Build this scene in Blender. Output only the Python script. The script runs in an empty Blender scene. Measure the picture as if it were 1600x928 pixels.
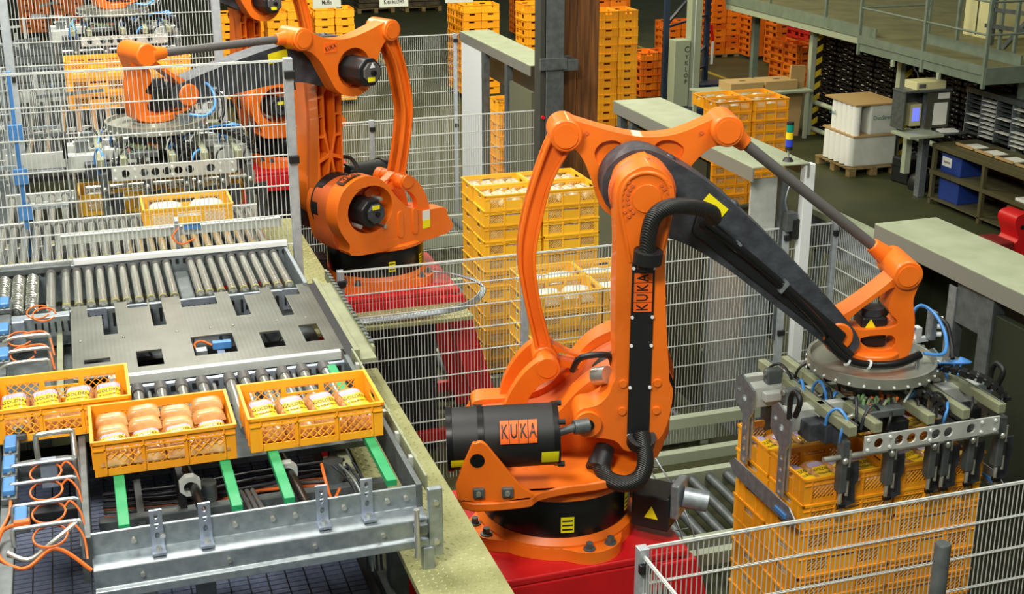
import bpy, bmesh, math, random
from mathutils import Vector, Matrix
from mathutils.geometry import tessellate_polygon
random.seed(7)
scene = bpy.context.scene
COL = scene.collection
PI = math.pi

# ------------------------------------------------------------------ camera
cam_d = bpy.data.cameras.new('camera')
cam = bpy.data.objects.new('camera', cam_d); COL.objects.link(cam)
YAW, PIT = math.radians(18.27), math.radians(18.92)
cam.location = (0, 0, 5.4)
cam.rotation_euler = (math.radians(90) - PIT, 0, -YAW)
cam_d.sensor_width = 36.0
cam_d.lens = 36.0 * 2070.0 / 1600.0
cam_d.shift_y = -20.0 / 1600.0
cam_d.clip_end = 200
scene.camera = cam

# ------------------------------------------------------------------ world, lamps, exposure
world = bpy.data.worlds.new('hall_ambient'); scene.world = world
world.use_nodes = True
bgn = world.node_tree.nodes['Background']
bgn.inputs[0].default_value = (0.82, 0.92, 0.78, 1); bgn.inputs[1].default_value = 0.125
def area_lamp(name, loc, target, sx, sy, power, col=(1, .97, .88)):
    d = bpy.data.lights.new(name, 'AREA'); d.shape = 'RECTANGLE'; d.size = sx; d.size_y = sy
    d.energy = power; d.color = col
    o = bpy.data.objects.new(name, d); COL.objects.link(o); o.location = loc
    o.rotation_euler = (Vector(target) - Vector(loc)).to_track_quat('-Z', 'Y').to_euler()
    return o
area_lamp('hall_lamp', (-2.0, 1.0, 9.0), (1.8, 7.0, 2.0), 2.4, 1.4, 520)
area_lamp('hall_lamp', (-0.2, 9.0, 9.0), (0.6, 10.0, 2.0), 3.0, 1.5, 500)
area_lamp('hall_lamp', (4.5, 4.0, 9.0), (4.0, 6.5, 1.0), 3.0, 1.5, 240)
area_lamp('hall_lamp', (1.0, 14.5, 8.0), (4.8, 16.0, 1.0), 3.0, 1.5, 480)  # unseen lamp, placed and aimed to brighten the far gate's white panel
area_lamp('hall_lamp', (6.0, 23.0, 8.5), (7.0, 26.0, 0.0), 4.0, 2.0, 800, (1, .95, .66))
area_lamp('hall_lamp', (13.5, 31.0, 8.5), (13.0, 29.0, 0.0), 4.0, 2.0, 230, (1, .90, .62))
area_lamp('hall_lamp', (9.6, 15.0, 8.5), (11.5, 17.0, 0.0), 2.5, 1.5, 45, (1, .96, .66))
scene.view_settings.view_transform = 'Standard'
scene.view_settings.look = 'None'
scene.view_settings.gamma = 1.0
scene.view_settings.use_curve_mapping = False
scene.view_settings.exposure = 0.48

# ------------------------------------------------------------------ materials
def lin(c):
    f = lambda v: (v / 12.92 if v <= .04045 else ((v + .055) / 1.055) ** 2.4)
    return (f(c[0] / 255.), f(c[1] / 255.), f(c[2] / 255.), 1)
MATS = {}
def mat(name, rgb, rough=.5, metal=0., var=None, vscale=8., bump=0., bscale=60., rnd=0., coat=0., trans=0., alpha=1., spec=.5, emit=0.):
    if name in MATS: return MATS[name]
    m = bpy.data.materials.new(name); m.use_nodes = True; MATS[name] = m
    nt = m.node_tree; N = nt.nodes; Lk = nt.links; b = N['Principled BSDF']
    b.inputs['Base Color'].default_value = lin(rgb); b.inputs['Roughness'].default_value = rough
    b.inputs['Metallic'].default_value = metal; b.inputs['Specular IOR Level'].default_value = spec
    b.inputs['Coat Weight'].default_value = coat
    b.inputs['Transmission Weight'].default_value = trans; b.inputs['Alpha'].default_value = alpha
    if emit:
        b.inputs['Emission Color'].default_value = lin(rgb); b.inputs['Emission Strength'].default_value = emit
    tc = N.new('ShaderNodeTexCoord'); src = None
    if var:
        no = N.new('ShaderNodeTexNoise'); no.inputs['Scale'].default_value = vscale; no.inputs['Detail'].default_value = 6
        Lk.new(tc.outputs['Object'], no.inputs['Vector'])
        rp = N.new('ShaderNodeValToRGB'); rp.color_ramp.elements[0].position = .35; rp.color_ramp.elements[1].position = .68
        rp.color_ramp.elements[0].color = lin(rgb); rp.color_ramp.elements[1].color = lin(var)
        Lk.new(no.outputs['Fac'], rp.inputs['Fac']); src = rp.outputs['Color']
    if rnd:
        oi = N.new('ShaderNodeObjectInfo'); hs = N.new('ShaderNodeHueSaturation')
        mr = N.new('ShaderNodeMapRange'); mr.inputs['To Min'].default_value = 1 - rnd; mr.inputs['To Max'].default_value = 1 + rnd
        mh = N.new('ShaderNodeMapRange'); mh.inputs['To Min'].default_value = .5 - rnd * .05; mh.inputs['To Max'].default_value = .5 + rnd * .05
        Lk.new(oi.outputs['Random'], mr.inputs['Value']); Lk.new(oi.outputs['Random'], mh.inputs['Value'])
        Lk.new(mr.outputs['Result'], hs.inputs['Value']); Lk.new(mh.outputs['Result'], hs.inputs['Hue'])
        hs.inputs['Color'].default_value = lin(rgb)
        if src: Lk.new(src, hs.inputs['Color'])
        src = hs.outputs['Color']
    if src: Lk.new(src, b.inputs['Base Color'])
    if bump:
        n2 = N.new('ShaderNodeTexNoise'); n2.inputs['Scale'].default_value = bscale; n2.inputs['Detail'].default_value = 4
        Lk.new(tc.outputs['Object'], n2.inputs['Vector'])
        bp = N.new('ShaderNodeBump'); bp.inputs['Strength'].default_value = bump; bp.inputs['Distance'].default_value = .01
        Lk.new(n2.outputs['Fac'], bp.inputs['Height']); Lk.new(bp.outputs['Normal'], b.inputs['Normal'])
    return m
def stripes(name, c1, c2, scale, direction='X', rough=.5, rot=(0, 0, 0), hard=True):
    if name in MATS: return MATS[name]
    m = mat(name, c1, rough); nt = m.node_tree; N = nt.nodes; Lk = nt.links
    tc = N.new('ShaderNodeTexCoord'); mp = N.new('ShaderNodeMapping'); mp.inputs['Rotation'].default_value = rot
    w = N.new('ShaderNodeTexWave'); w.bands_direction = direction; w.inputs['Scale'].default_value = scale
    rp = N.new('ShaderNodeValToRGB'); rp.color_ramp.interpolation = 'CONSTANT' if hard else 'LINEAR'
    rp.color_ramp.elements[0].color = lin(c1); rp.color_ramp.elements[1].color = lin(c2); rp.color_ramp.elements[1].position = .5
    Lk.new(tc.outputs['Object'], mp.inputs['Vector']); Lk.new(mp.outputs['Vector'], w.inputs['Vector'])
    Lk.new(w.outputs['Fac'], rp.inputs['Fac']); Lk.new(rp.outputs['Color'], N['Principled BSDF'].inputs['Base Color'])
    return m
ORANGE = mat('robot_orange_paint', (237, 115, 22), .42, var=(227, 105, 17), vscale=3, bump=.04, bscale=220, coat=.25)
ORANGE_D = mat('robot_orange_dull', (212, 96, 32), .6, var=(196, 92, 40), vscale=6, bump=.05, bscale=150)  # duller, darker orange for inner and recessed parts and small fixings
RED = mat('red_paint', (196, 12, 20), .45, var=(176, 10, 18), vscale=4)
BLACK = mat('black_casting', (22, 23, 24), .5, bump=.05, bscale=300)
BLACKG = mat('black_gloss', (14, 14, 15), .28)
HOSE = mat('black_corrugated_hose', (26, 27, 26), .45)
ARMGREY = mat('dark_grey_casting', (66, 70, 76), .48, var=(44, 47, 52), vscale=12, bump=.25, bscale=40)
RODGREY = mat('grey_rod_sleeve', (82, 80, 78), .55)
STEEL = mat('polished_steel', (206, 206, 196), .26, .72, var=(176, 178, 168), vscale=9)
ROLLM = mat('ground_roller_steel', (196, 196, 186), .25, .85)
STEELB = mat('brushed_steel_sheet', (128, 129, 120), .33, .7, var=(112, 113, 104), vscale=5, bump=.03, bscale=180)
GALV = mat('galvanised_steel', (150, 160, 166), .42, .75, var=(176, 184, 188), vscale=26, bump=.04, bscale=90)
GALVD = mat('dull_galvanised_steel', (112, 118, 118), .5, .6, var=(92, 98, 98), vscale=14)
ALU = mat('aluminium_profile', (208, 212, 206), .38, .35, var=(190, 194, 186), vscale=10)
ALUY = mat('anodised_profile_pale', (158, 162, 130), .42, .35, var=(140, 144, 116), vscale=8)
ZINC = mat('zinc_bracket', (188, 198, 212), .35, .7, var=(160, 172, 190), vscale=20)
DISCM = mat('turned_steel_disc', (168, 170, 156), .34, .6, var=(150, 152, 140), vscale=6)
WHITE = mat('white_paint', (226, 230, 230), .5)
WIRE = mat('fence_wire_zinc', (208, 212, 208), .4, .2)
POSTM = mat('fence_post_zinc', (176, 184, 190), .45, .45, var=(196, 202, 206), vscale=20)
YELLOW = mat('crate_yellow', (246, 166, 30), .42, rnd=.10, bump=.03, bscale=120, coat=.15)
CRATEY = mat('crate_sun_yellow', (240, 182, 44), .42, rnd=.10, coat=.1)
CRATEO = mat('crate_orange', (226, 116, 22), .5, rnd=.16)
CRATER = mat('crate_red', (190, 22, 26), .5, rnd=.15)
LABELY = mat('yellow_sticker', (240, 226, 20), .5)
STICKO = mat('orange_sticker', (240, 100, 20), .5)
INK = mat('black_print', (20, 18, 16), .6)
WHITEP = mat('white_print', (235, 235, 228), .6)
PURPLE = stripes('purple_white_band', (92, 48, 150), (236, 230, 240), 55, 'X', .3)
PAPER = mat('white_paper', (226, 226, 216), .6)
BREAD = mat('bread_in_clear_bag', (184, 122, 62), .26, var=(226, 182, 124), vscale=22, bump=.12, bscale=45, coat=.8)
BUNM = mat('soft_bun_crust', (190, 126, 62), .4, var=(222, 180, 122), vscale=12, bump=.05, bscale=30, coat=.35)
BREADP = mat('pale_wrapped_loaf', (226, 220, 200), .2, var=(168, 136, 92), vscale=22, bump=.25, bscale=60, coat=.8)
LABELB = mat('bread_label_yellow', (244, 196, 24), .3, coat=.5)
GREEN = mat('green_slide_strip', (34, 150, 92), .45)
BLUE = mat('blue_sensor_housing', (70, 128, 190), .4)
BLUEC = mat('blue_air_tube', (70, 140, 215), .35)
ORCABLE = mat('orange_cable', (226, 110, 42), .45)
CABLED = mat('dark_cable', (34, 36, 44), .5)
TREAD = mat('checker_plate', (172, 172, 122), .36, .4, var=(150, 150, 100), vscale=7)
MESHB = mat('blue_grey_belt', (66, 74, 98), .55, var=(84, 92, 112), vscale=40, bump=.4, bscale=160)
FLOORM = mat('green_concrete_floor', (50, 54, 26), .6, var=(62, 64, 32), vscale=1.3, bump=.05, bscale=30)
DGREEN = mat('dark_green_panel', (38, 44, 28), .5, var=(30, 35, 24), vscale=3)
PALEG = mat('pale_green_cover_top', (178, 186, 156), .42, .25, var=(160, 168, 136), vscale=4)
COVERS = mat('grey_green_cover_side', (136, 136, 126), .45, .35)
PALEGREY = mat('pale_green_grey_paint', (158, 166, 142), .5)
MEZZ = mat('mezzanine_steel', (116, 128, 112), .5, var=(104, 116, 102), vscale=6)
DECK = mat('deck_plate', (116, 112, 72), .55, var=(98, 94, 58), vscale=3, bump=.2, bscale=50)
CARD = mat('cardboard', (178, 146, 96), .7)
PALW = mat('pallet_wood', (150, 128, 84), .75, var=(120, 98, 60), vscale=12)
GLASSB = mat('blue_screen', (90, 100, 240), .3, emit=1.2)
FILM = mat('stretch_film', (206, 210, 198), .22, var=(194, 198, 186), vscale=5, bump=.12, bscale=18, coat=.5)
BENCHM = mat('bench_olive_steel', (92, 88, 60), .5, .3)
NAVY = mat('dark_blue_steel', (38, 52, 74), .5)
BLUEBOX = mat('blue_plastic_bin', (32, 58, 132), .45)
TRAYM = mat('black_tray_plastic', (24, 20, 17), .5, rnd=.2)
TRAYW = mat('painted_slot_light', (196, 190, 176), .5)
REDM = mat('red_machine_paint', (214, 22, 26), .45)
CREAM = mat('cream_machine_paint', (206, 200, 150), .5)
SIGNM = mat('sign_white', (222, 226, 216), .55)
YRING = mat('yellow_roller_ring', (150, 142, 40), .5)
def wood_mat():
    m = mat('glulam_wood', (112, 68, 30), .6); nt = m.node_tree; N = nt.nodes; Lk = nt.links
    tc = N.new('ShaderNodeTexCoord'); mp = N.new('ShaderNodeMapping'); mp.inputs['Scale'].default_value = (14, 14, .7)
    no = N.new('ShaderNodeTexNoise'); no.inputs['Scale'].default_value = 2.2; no.inputs['Detail'].default_value = 8
    rp = N.new('ShaderNodeValToRGB'); rp.color_ramp.elements[0].color = lin((84, 50, 22)); rp.color_ramp.elements[1].color = lin((142, 90, 42))
    rp.color_ramp.elements[0].position = .3; rp.color_ramp.elements[1].position = .7
    Lk.new(tc.outputs['Object'], mp.inputs['Vector']); Lk.new(mp.outputs['Vector'], no.inputs['Vector'])
    Lk.new(no.outputs['Fac'], rp.inputs['Fac']); Lk.new(rp.outputs['Color'], N['Principled BSDF'].inputs['Base Color'])
    return m
WOOD = wood_mat()
HAZ = stripes('hazard_stripes', (206, 176, 40), (22, 20, 16), 1.6, 'Z', .5, (0, .5, 0))
def hose_bump(m, sc):
    nt = m.node_tree; N = nt.nodes; Lk = nt.links
    tc = N.new('ShaderNodeTexCoord'); w = N.new('ShaderNodeTexWave'); w.bands_direction = 'DIAGONAL'; w.inputs['Scale'].default_value = sc
    bp = N.new('ShaderNodeBump'); bp.inputs['Strength'].default_value = .6; bp.inputs['Distance'].default_value = .004
    Lk.new(tc.outputs['Object'], w.inputs['Vector']); Lk.new(w.outputs['Fac'], bp.inputs['Height'])
    Lk.new(bp.outputs['Normal'], N['Principled BSDF'].inputs['Normal'])
hose_bump(HOSE, 40)

def groove(m, sc, direction='X', st=.35):
    nt = m.node_tree; N = nt.nodes; Lk = nt.links
    tc = N.new('ShaderNodeTexCoord'); w = N.new('ShaderNodeTexWave'); w.bands_direction = direction; w.inputs['Scale'].default_value = sc
    bp = N.new('ShaderNodeBump'); bp.inputs['Strength'].default_value = st; bp.inputs['Distance'].default_value = .006
    Lk.new(tc.outputs['Object'], w.inputs['Vector']); Lk.new(w.outputs['Fac'], bp.inputs['Height'])
    Lk.new(bp.outputs['Normal'], N['Principled BSDF'].inputs['Normal'])

groove(STEELB, 14, 'X', .03)
# ------------------------------------------------------------------ mesh helpers
class MB:
    def __init__(s): s.v = []; s.f = []
    def add(s, vs, fs):
        n = len(s.v); s.v += [tuple(v) for v in vs]; s.f += [tuple(i + n for i in f) for f in fs]; return s
    def box(s, x0, x1, y0, y1, z0, z1):
        return s.add([(x0, y0, z0), (x1, y0, z0), (x1, y1, z0), (x0, y1, z0), (x0, y0, z1), (x1, y0, z1), (x1, y1, z1), (x0, y1, z1)],
                     [(0, 3, 2, 1), (4, 5, 6, 7), (0, 1, 5, 4), (1, 2, 6, 5), (2, 3, 7, 6), (3, 0, 4, 7)])
    def bar(s, a, b, w, h=None, up=(0, 0, 1), caps=True):
        a = Vector(a); b = Vector(b); h = h or w; d = (b - a).normalized(); u = Vector(up)
        if abs(d.dot(u)) > .98: u = Vector((0, 1, 0))
        sx = d.cross(u).normalized() * (w / 2); sy = sx.cross(d).normalized() * (h / 2)
        vs = [p + q for p in (a, b) for q in (-sx - sy, sx - sy, sx + sy, -sx + sy)]
        fs = [(0, 1, 5, 4), (1, 2, 6, 5), (2, 3, 7, 6), (3, 0, 4, 7)]
        if caps: fs += [(3, 2, 1, 0), (4, 5, 6, 7)]
        return s.add(vs, fs)
    def cyl(s, a, b, r, r2=None, n=20, caps=True):
        a = Vector(a); b = Vector(b); r2 = r if r2 is None else r2; d = (b - a).normalized()
        u = Vector((0, 0, 1)) if abs(d.z) < .9 else Vector((1, 0, 0))
        e1 = d.cross(u).normalized(); e2 = d.cross(e1)
        vs = []
        for p, q in ((a, r), (b, r2)):
            for i in range(n):
                t = 2 * PI * i / n; vs.append(p + (e1 * math.cos(t) + e2 * math.sin(t)) * q)
        fs = [(i, (i + 1) % n, n + (i + 1) % n, n + i) for i in range(n)]
        if caps: fs += [tuple(range(n - 1, -1, -1)), tuple(range(n, 2 * n))]
        return s.add(vs, fs)
    def tube(s, pts, r, n=8, sm=0):
        pts = [Vector(p) for p in pts]
        if sm: pts = spline(pts, sm)
        m = len(pts); vs = []; pe = None
        for k, p in enumerate(pts):
            d = (pts[min(k + 1, m - 1)] - pts[max(k - 1, 0)]).normalized()
            if pe is None:
                u = Vector((0, 0, 1)) if abs(d.z) < .9 else Vector((1, 0, 0)); e1 = d.cross(u).normalized()
            else:
                e1 = (pe - d * pe.dot(d)).normalized()
            pe = e1; e2 = d.cross(e1); rr = r(k / (m - 1)) if callable(r) else r
            for i in range(n):
                t = 2 * PI * i / n; vs.append(p + (e1 * math.cos(t) + e2 * math.sin(t)) * rr)
        fs = [(k * n + i, k * n + (i + 1) % n, (k + 1) * n + (i + 1) % n, (k + 1) * n + i) for k in range(m - 1) for i in range(n)]
        fs += [tuple(range(n - 1, -1, -1)), tuple(range((m - 1) * n, m * n))]
        return s.add(vs, fs)
    def lathe(s, prof, c=(0, 0, 0), n=40, axis='Z'):
        vs = []; m = len(prof)
        for i in range(n):
            t = 2 * PI * i / n
            for r, z in prof:
                p = (r * math.cos(t), r * math.sin(t), z) if axis == 'Z' else (r * math.cos(t), z, -r * math.sin(t))
                vs.append((p[0] + c[0], p[1] + c[1], p[2] + c[2]))
        fs = [(i * m + k, ((i + 1) % n) * m + k, ((i + 1) % n) * m + k + 1, i * m + k + 1) for i in range(n) for k in range(m - 1)]
        return s.add(vs, fs)
    def sphere(s, c, r, n=12, m=8, sq=(1, 1, 1)):
        prof = [(r * math.sin(PI * k / m), -r * math.cos(PI * k / m)) for k in range(m + 1)]
        k0 = len(s.v); s.lathe([(max(a, 1e-4), b) for a, b in prof], (0, 0, 0), n)
        for i in range(k0, len(s.v)):
            v = s.v[i]; s.v[i] = (c[0] + v[0] * sq[0], c[1] + v[1] * sq[1], c[2] + v[2] * sq[2])
        return s
    def prism(s, outer, holes, y0, y1, plane='XZ'):
        """polygon (with holes) in XZ (or XY) extruded along the third axis"""
        loops = [list(outer)] + [list(h) for h in holes]
        tri = tessellate_polygon([[Vector((p[0], p[1], 0)) for p in lp] for lp in loops])
        flat = [p for lp in loops for p in lp]; n = len(flat)
        P = (lambda p, y: (p[0], y, p[1])) if plane == 'XZ' else (lambda p, y: (p[0], p[1], y))
        vs = [P(p, y0) for p in flat] + [P(p, y1) for p in flat]
        fs = []
        for t in tri:
            a, b, c = [Vector((flat[i][0], flat[i][1])) for i in t]
            ccw = ((b - a).x * (c - a).y - (b - a).y * (c - a).x) > 0
            t = tuple(t) if ccw else tuple(reversed(t))
            if plane == 'XZ': fs.append(t); fs.append(tuple(i + n for i in reversed(t)))
            else: fs.append(tuple(reversed(t))); fs.append(tuple(i + n for i in t))
        o = 0
        for lp in loops:
            k = len(lp)
            for i in range(k): fs.append((o + i, o + (i + 1) % k, n + o + (i + 1) % k, n + o + i))
            o += k
        return s.add(vs, fs)
    def xf(s, M, k0=0):
        for i in range(k0, len(s.v)): s.v[i] = tuple(M @ Vector(s.v[i]))
        return s
    def mesh(s, name):
        me = bpy.data.meshes.new(name); me.from_pydata(s.v, [], s.f); 
        bm = bmesh.new(); bm.from_mesh(me); bmesh.ops.recalc_face_normals(bm, faces=bm.faces); bm.to_mesh(me); bm.free()
        return me
    def build(s, name, m, parent=None, smooth=None, bevel=0., seg=2, loc=None, rot=None):
        me = s.mesh(name); me.materials.append(m)
        if smooth: me.shade_smooth(); me.set_sharp_from_angle(angle=math.radians(smooth))
        return place(me, name, parent, bevel, seg, loc, rot)
def place(me, name, parent=None, bevel=0., seg=2, loc=None, rot=None):
    o = bpy.data.objects.new(name, me); COL.objects.link(o)
    if parent: o.parent = parent
    if loc: o.location = loc
    if rot: o.rotation_euler = rot
    if bevel:
        b = o.modifiers.new('edge_bevel', 'BEVEL'); b.width = bevel; b.segments = seg; b.limit_method = 'ANGLE'; b.angle_limit = math.radians(40)
    return o
def spline(pts, k=6, closed=False):
    pts = [Vector(p) for p in pts]; out = []; n = len(pts)
    for i in range(n if closed else n - 1):
        if closed: a, b, c, d = pts[i - 1], pts[i], pts[(i + 1) % n], pts[(i + 2) % n]
        else: a, b, c, d = pts[max(i - 1, 0)], pts[i], pts[i + 1], pts[min(i + 2, n - 1)]
        for j in range(k):
            t = j / k
            out.append(.5 * ((2 * b) + (c - a) * t + (2 * a - 5 * b + 4 * c - d) * t * t + (3 * b - a - 3 * c + d) * t ** 3))
    if not closed: out.append(pts[-1])
    return out
def sp2(pts, k=5, closed=True): return [(p.x, p.y) for p in spline([(a, b, 0) for a, b in pts], k, closed)]
def circ(cx, cz, r, n=24, a0=0., a1=2 * PI, rz=None):
    full = abs(a1 - a0 - 2 * PI) < 1e-6
    return [(cx + r * math.cos(a0 + (a1 - a0) * i / (n if full else n - 1)), cz + (rz or r) * math.sin(a0 + (a1 - a0) * i / (n if full else n - 1))) for i in range(n)]
def tag(o, label, cat, group=None, kind=None):
    if label: o['label'] = label
    if cat: o['category'] = cat
    if group: o['group'] = group
    if kind: o['kind'] = kind
    return o
def thing(name, label, cat, loc=(0, 0, 0), rz=0., group=None, kind=None):
    o = bpy.data.objects.new(name, None); COL.objects.link(o); o.location = loc; o.rotation_euler = (0, 0, rz); o.empty_display_size = .1
    return tag(o, label, cat, group, kind)
def struct(o): o['kind'] = 'structure'; return o
def copy_tree(o, parent=None, label=None):
    c = o.copy(); COL.objects.link(c)
    if parent: c.parent = parent
    if label: c['label'] = label
    for ch in list(o.children): copy_tree(ch, c)
    return c
TXT = {}
def text_mesh(s, size):
    if (s, size) in TXT: return TXT[(s, size)]
    cu = bpy.data.curves.new('lettering', 'FONT'); cu.body = s; cu.size = size; cu.align_x = 'CENTER'; cu.align_y = 'CENTER'; cu.resolution_u = 2; cu.offset = size * .012
    o = bpy.data.objects.new('lettering_tmp', cu)
    me = bpy.data.meshes.new_from_object(o); bpy.data.objects.remove(o); TXT[(s, size)] = me
    return me
def lettering(s, size, m, parent, loc, rot, sx=1., name='lettering'):
    me = text_mesh(s, size).copy(); me.materials.clear(); me.materials.append(m)
    o = place(me, name, parent, loc=loc, rot=rot); o.scale = (sx, 1, 1)
    return o
ORD = ['topmost', 'second', 'third', 'fourth', 'fifth', 'sixth', 'seventh', 'eighth', 'ninth', 'tenth', 'eleventh', 'twelfth', 'thirteenth', 'fourteenth', 'fifteenth', 'sixteenth', 'seventeenth', 'eighteenth', 'nineteenth', 'twentieth', 'twenty-first', 'twenty-second']
def nth(j): return 'topmost' if j == 0 else ORD[j] + ' from top'
# ------------------------------------------------------------------ setting
struct(MB().box(-14, 30, -3, 62, -.2, 0).build('floor', FLOORM))
struct(MB().box(-14, 30, 62, 62.3, -.2, 9).build('wall_back', DGREEN))
struct(MB().box(15.4, 15.7, 8, 24.4, 0, 2.02).build('wall_right', DGREEN))
YLINE = mat('yellow_floor_line', (150, 128, 30), .6)
struct(MB().box(14.1, 14.22, 25.5, 33, .0, .004).build('trim_1', YLINE))
struct(MB().box(7.2, 7.3, 30, 44, .0, .004).build('trim_2', YLINE))

# ------------------------------------------------------------------ palletising robots
def robot(label, loc, rz, ang, alen=1.50, sc=1.):
    R = thing('palletising_robot', label, 'robot', loc, rz, 'orange palletising robots'); R.scale = (sc, sc, sc)
    A2 = (.42, .78); EL = (.42, 2.01)
    # foot
    out = []
    for i in range(72):
        t = 2 * PI * i / 72; k = max(0., math.cos(4 * (t - .45))) ** .7
        out.append(((.455 + .085 * k) * math.cos(t), (.455 + .085 * k) * math.sin(t)))
    foot = MB().prism(out, [], 0, .075, 'XY').build('foot', ORANGE, R, 30, .02)
    MB().lathe([(.455, .07), (.455, .09), (.43, .125), (.40, .125)], n=48).build('foot_collar', ORANGE, R, 35)
    for i in range(4):
        for dd in (-.14, .14):
            t = .45 + i * PI / 2 + dd
            MB().cyl((.49 * math.cos(t), .49 * math.sin(t), .07), (.49 * math.cos(t), .49 * math.sin(t), .082), .034, n=16).cyl((.49 * math.cos(t), .49 * math.sin(t), .08), (.49 * math.cos(t), .49 * math.sin(t), .115), .021, n=6).build('bolt', GALVD, foot)
    ring = MB().lathe([(.40, .12), (.425, .12), (.43, .14), (.425, .345), (.415, .36), (.38, .36)], n=64).build('black_ring', BLACKG, R, 35)
    for t0, w, h0, h1 in ((-1.50, .085, .16, .255), (-.48, .06, .17, .29), (-2.75, .06, .17, .29), (1.25, .07, .17, .26), (2.05, .07, .17, .26)):
        vs = []; n = 6
        for k in range(n + 1):
            t = t0 - w + 2 * w * k / n
            for hh in (h0, h1): vs.append((.433 * math.cos(t), .433 * math.sin(t), hh))
        MB().add(vs, [(2 * k, 2 * k + 2, 2 * k + 3, 2 * k + 1) for k in range(n)]).build('warning_sticker', LABELY, ring)
        for j in range(3):
            vs = []
            for k in range(n + 1):
                t = t0 - w * .8 + 1.6 * w * k / n
                for hh in (h0 + .015 + j * .026, h0 + .024 + j * .026): vs.append((.4345 * math.cos(t), .4345 * math.sin(t), hh))
            MB().add(vs, [(2 * k, 2 * k + 2, 2 * k + 3, 2 * k + 1) for k in range(n)]).build('sticker_print', INK, ring)
    MB().lathe([(.36, .36), (.455, .36), (.47, .37), (.47, .395), (.45, .41), (.36, .435), (.001, .44)], n=64).build('turntable', ORANGE, R, 35)
    # junction box behind the foot
    jb = MB().box(.46, .68, .02, .23, .07, .28).build('junction_box', BLACK, R, bevel=.012, rot=(0, 0, -.5))
    MB().prism([(.54, .14), (.62, .14), (.58, .215)], [], .016, .019).build('warning_triangle', LABELY, jb)
    MB().box(.68, .73, .04, .2, .15, .36).build('connector_block', GALV, jb, bevel=.01)
    MB().cyl((.73, .12, .26), (.86, .16, .24), .06, n=14).build('connector_plug', GALV, jb, 40)
    # body shell: hollow drum side facing +y
    body = sp2([(-.47, .40), (-.475, .58), (-.44, .645), (-.25, .66), (-.06, .71), (.08, .83), (.20, .98), (.33, 1.06), (.48, 1.07), (.64, .99), (.71, .84), (.70, .68), (.60, .52), (.50, .40)], 4)
    hole = circ(.37, .78, .235, 28, rz=.205)
    bd = MB().prism(body, [hole], .28, .44).build('body_shell', ORANGE, R, 30, .025)
    MB().prism(sp2([(-.45, .40), (-.45, .56), (-.40, .62), (-.08, .66), (.10, .80), (.24, .95), (.42, 1.02), (.64, .92), (.66, .68), (.52, .40)], 4), [], .02, .28).build('body_core', ORANGE_D, R, 30, .02)
    MB().prism(circ(A2[0], A2[1], .255, 40), [circ(A2[0], A2[1], .20, 40)], .0, .10).build('drum_gap_ring', BLACK, R, 35)
    # lower skirt joining shell and turntable
    MB().prism(sp2([(-.44, -.06), (-.44, .36), (-.1, .42), (.3, .44), (.5, .3), (.52, -.02), (.2, -.1), (-.2, -.1)], 4), [], .40, .47, 'XY').build('body_skirt', ORANGE, R, 35, .02)
    for x in (-.10, .06):
        MB().prism(circ(x, .68, .028, 10, 0, PI) + circ(x, .50, .028, 10, PI, 2 * PI), [], .435, .455).build('shell_rib', ORANGE, R, 30, .008)
    MB().box(-.27, -.19, .44, .446, .50, .66).build('rating_plate', PAPER, bd)
    MB().box(-.27, -.19, .4405, .4475, .50, .575).build('yellow_plate', LABELY, bd)
    MB().box(-.475, -.40, .2, .40, .42, .62).build('cable_inlet', BLACK, R, bevel=.015)
    # A2 motor in the drum hole
    mo = MB().prism(circ(.39, .76, .125, 8, PI / 8, 2 * PI + PI / 8), [], .26, .50).build('shoulder_motor', BLACK, R, bevel=.012)
    MB().prism(circ(.37, .76, .088, 8, PI / 8, 2 * PI + PI / 8), [], .50, .53).build('motor_cap', ARMGREY, mo, bevel=.006)
    MB().box(.345, .42, .531, .534, .80, .835).build('motor_sticker', LABELY, mo)
    MB().cyl((.37, .50, .76), (.37, .55, .76), .02).build('motor_knob', BLACKG, mo, 40)
    for x, z_ in ((.28, .86), (.24, .61), (.50, .66)): MB().cyl((x, .36, z_), (x, .47, z_), .018, n=10).build('motor_bolt', STEEL, mo, 40)
    # rear clevis arms
    clev = sp2([(-.30, .58), (-.28, .74), (-.20, .89), (-.10, .985), (-.02, 1.0), (.025, .945), (.0, .885), (-.09, .84), (-.16, .74), (-.18, .58)], 4)
    for y0, y1 in ((.03, .10), (.34, .41)):
        MB().prism(clev, [], y0, y1).build('rear_clevis', ORANGE, R, 30, .015)
    MB().cyl((-.05, .02, .945), (-.05, .43, .945), .058, n=24).build('rear_pivot_pin', ORANGE, R, 40)
    # shoulder lobe on the -y side carrying the link arm
    MB().prism(sp2([(-.12, .40), (-.16, .58), (-.02, .72), (.14, .90), (.34, 1.02), (.52, .98), (.62, .84), (.62, .66), (.50, .40)], 4), [], -.12, .02).build('shoulder_bracket', ORANGE, R, 30, .02)
    MB().cyl((.20, -.16, .97), (.26, -.22, 1.0), .05, n=16).build('lifting_lug', STEEL, R, 40)
    MB().tube([(.08, -.1, .98), (.12, -.16, 1.08), (.26, -.18, 1.10), (.30, -.12, 1.02)], .018, 8, 4).build('bracket_handle', BLACK, R, 40)
    # link arm
    la = sp2([(.25, 2.03), (.29, 2.13), (.42, 2.19), (.55, 2.13), (.585, 2.01), (.565, 1.86), (.545, 1.70), (.555, 1.50), (.572, 1.28), (.595, 1.05), (.60, .88), (.56, .70), (.47, .61), (.36, .60), (.30, .66), (.22, .68), (.12, .70), (.075, .77), (.10, .85), (.20, .88), (.265, .96), (.275, 1.10), (.265, 1.30), (.262, 1.50), (.262, 1.72), (.255, 1.88)], 4)
    la = [(.415 + (x - .42) * (.90 if z_ > 1.0 else 1.), z_) for x, z_ in la]
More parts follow.
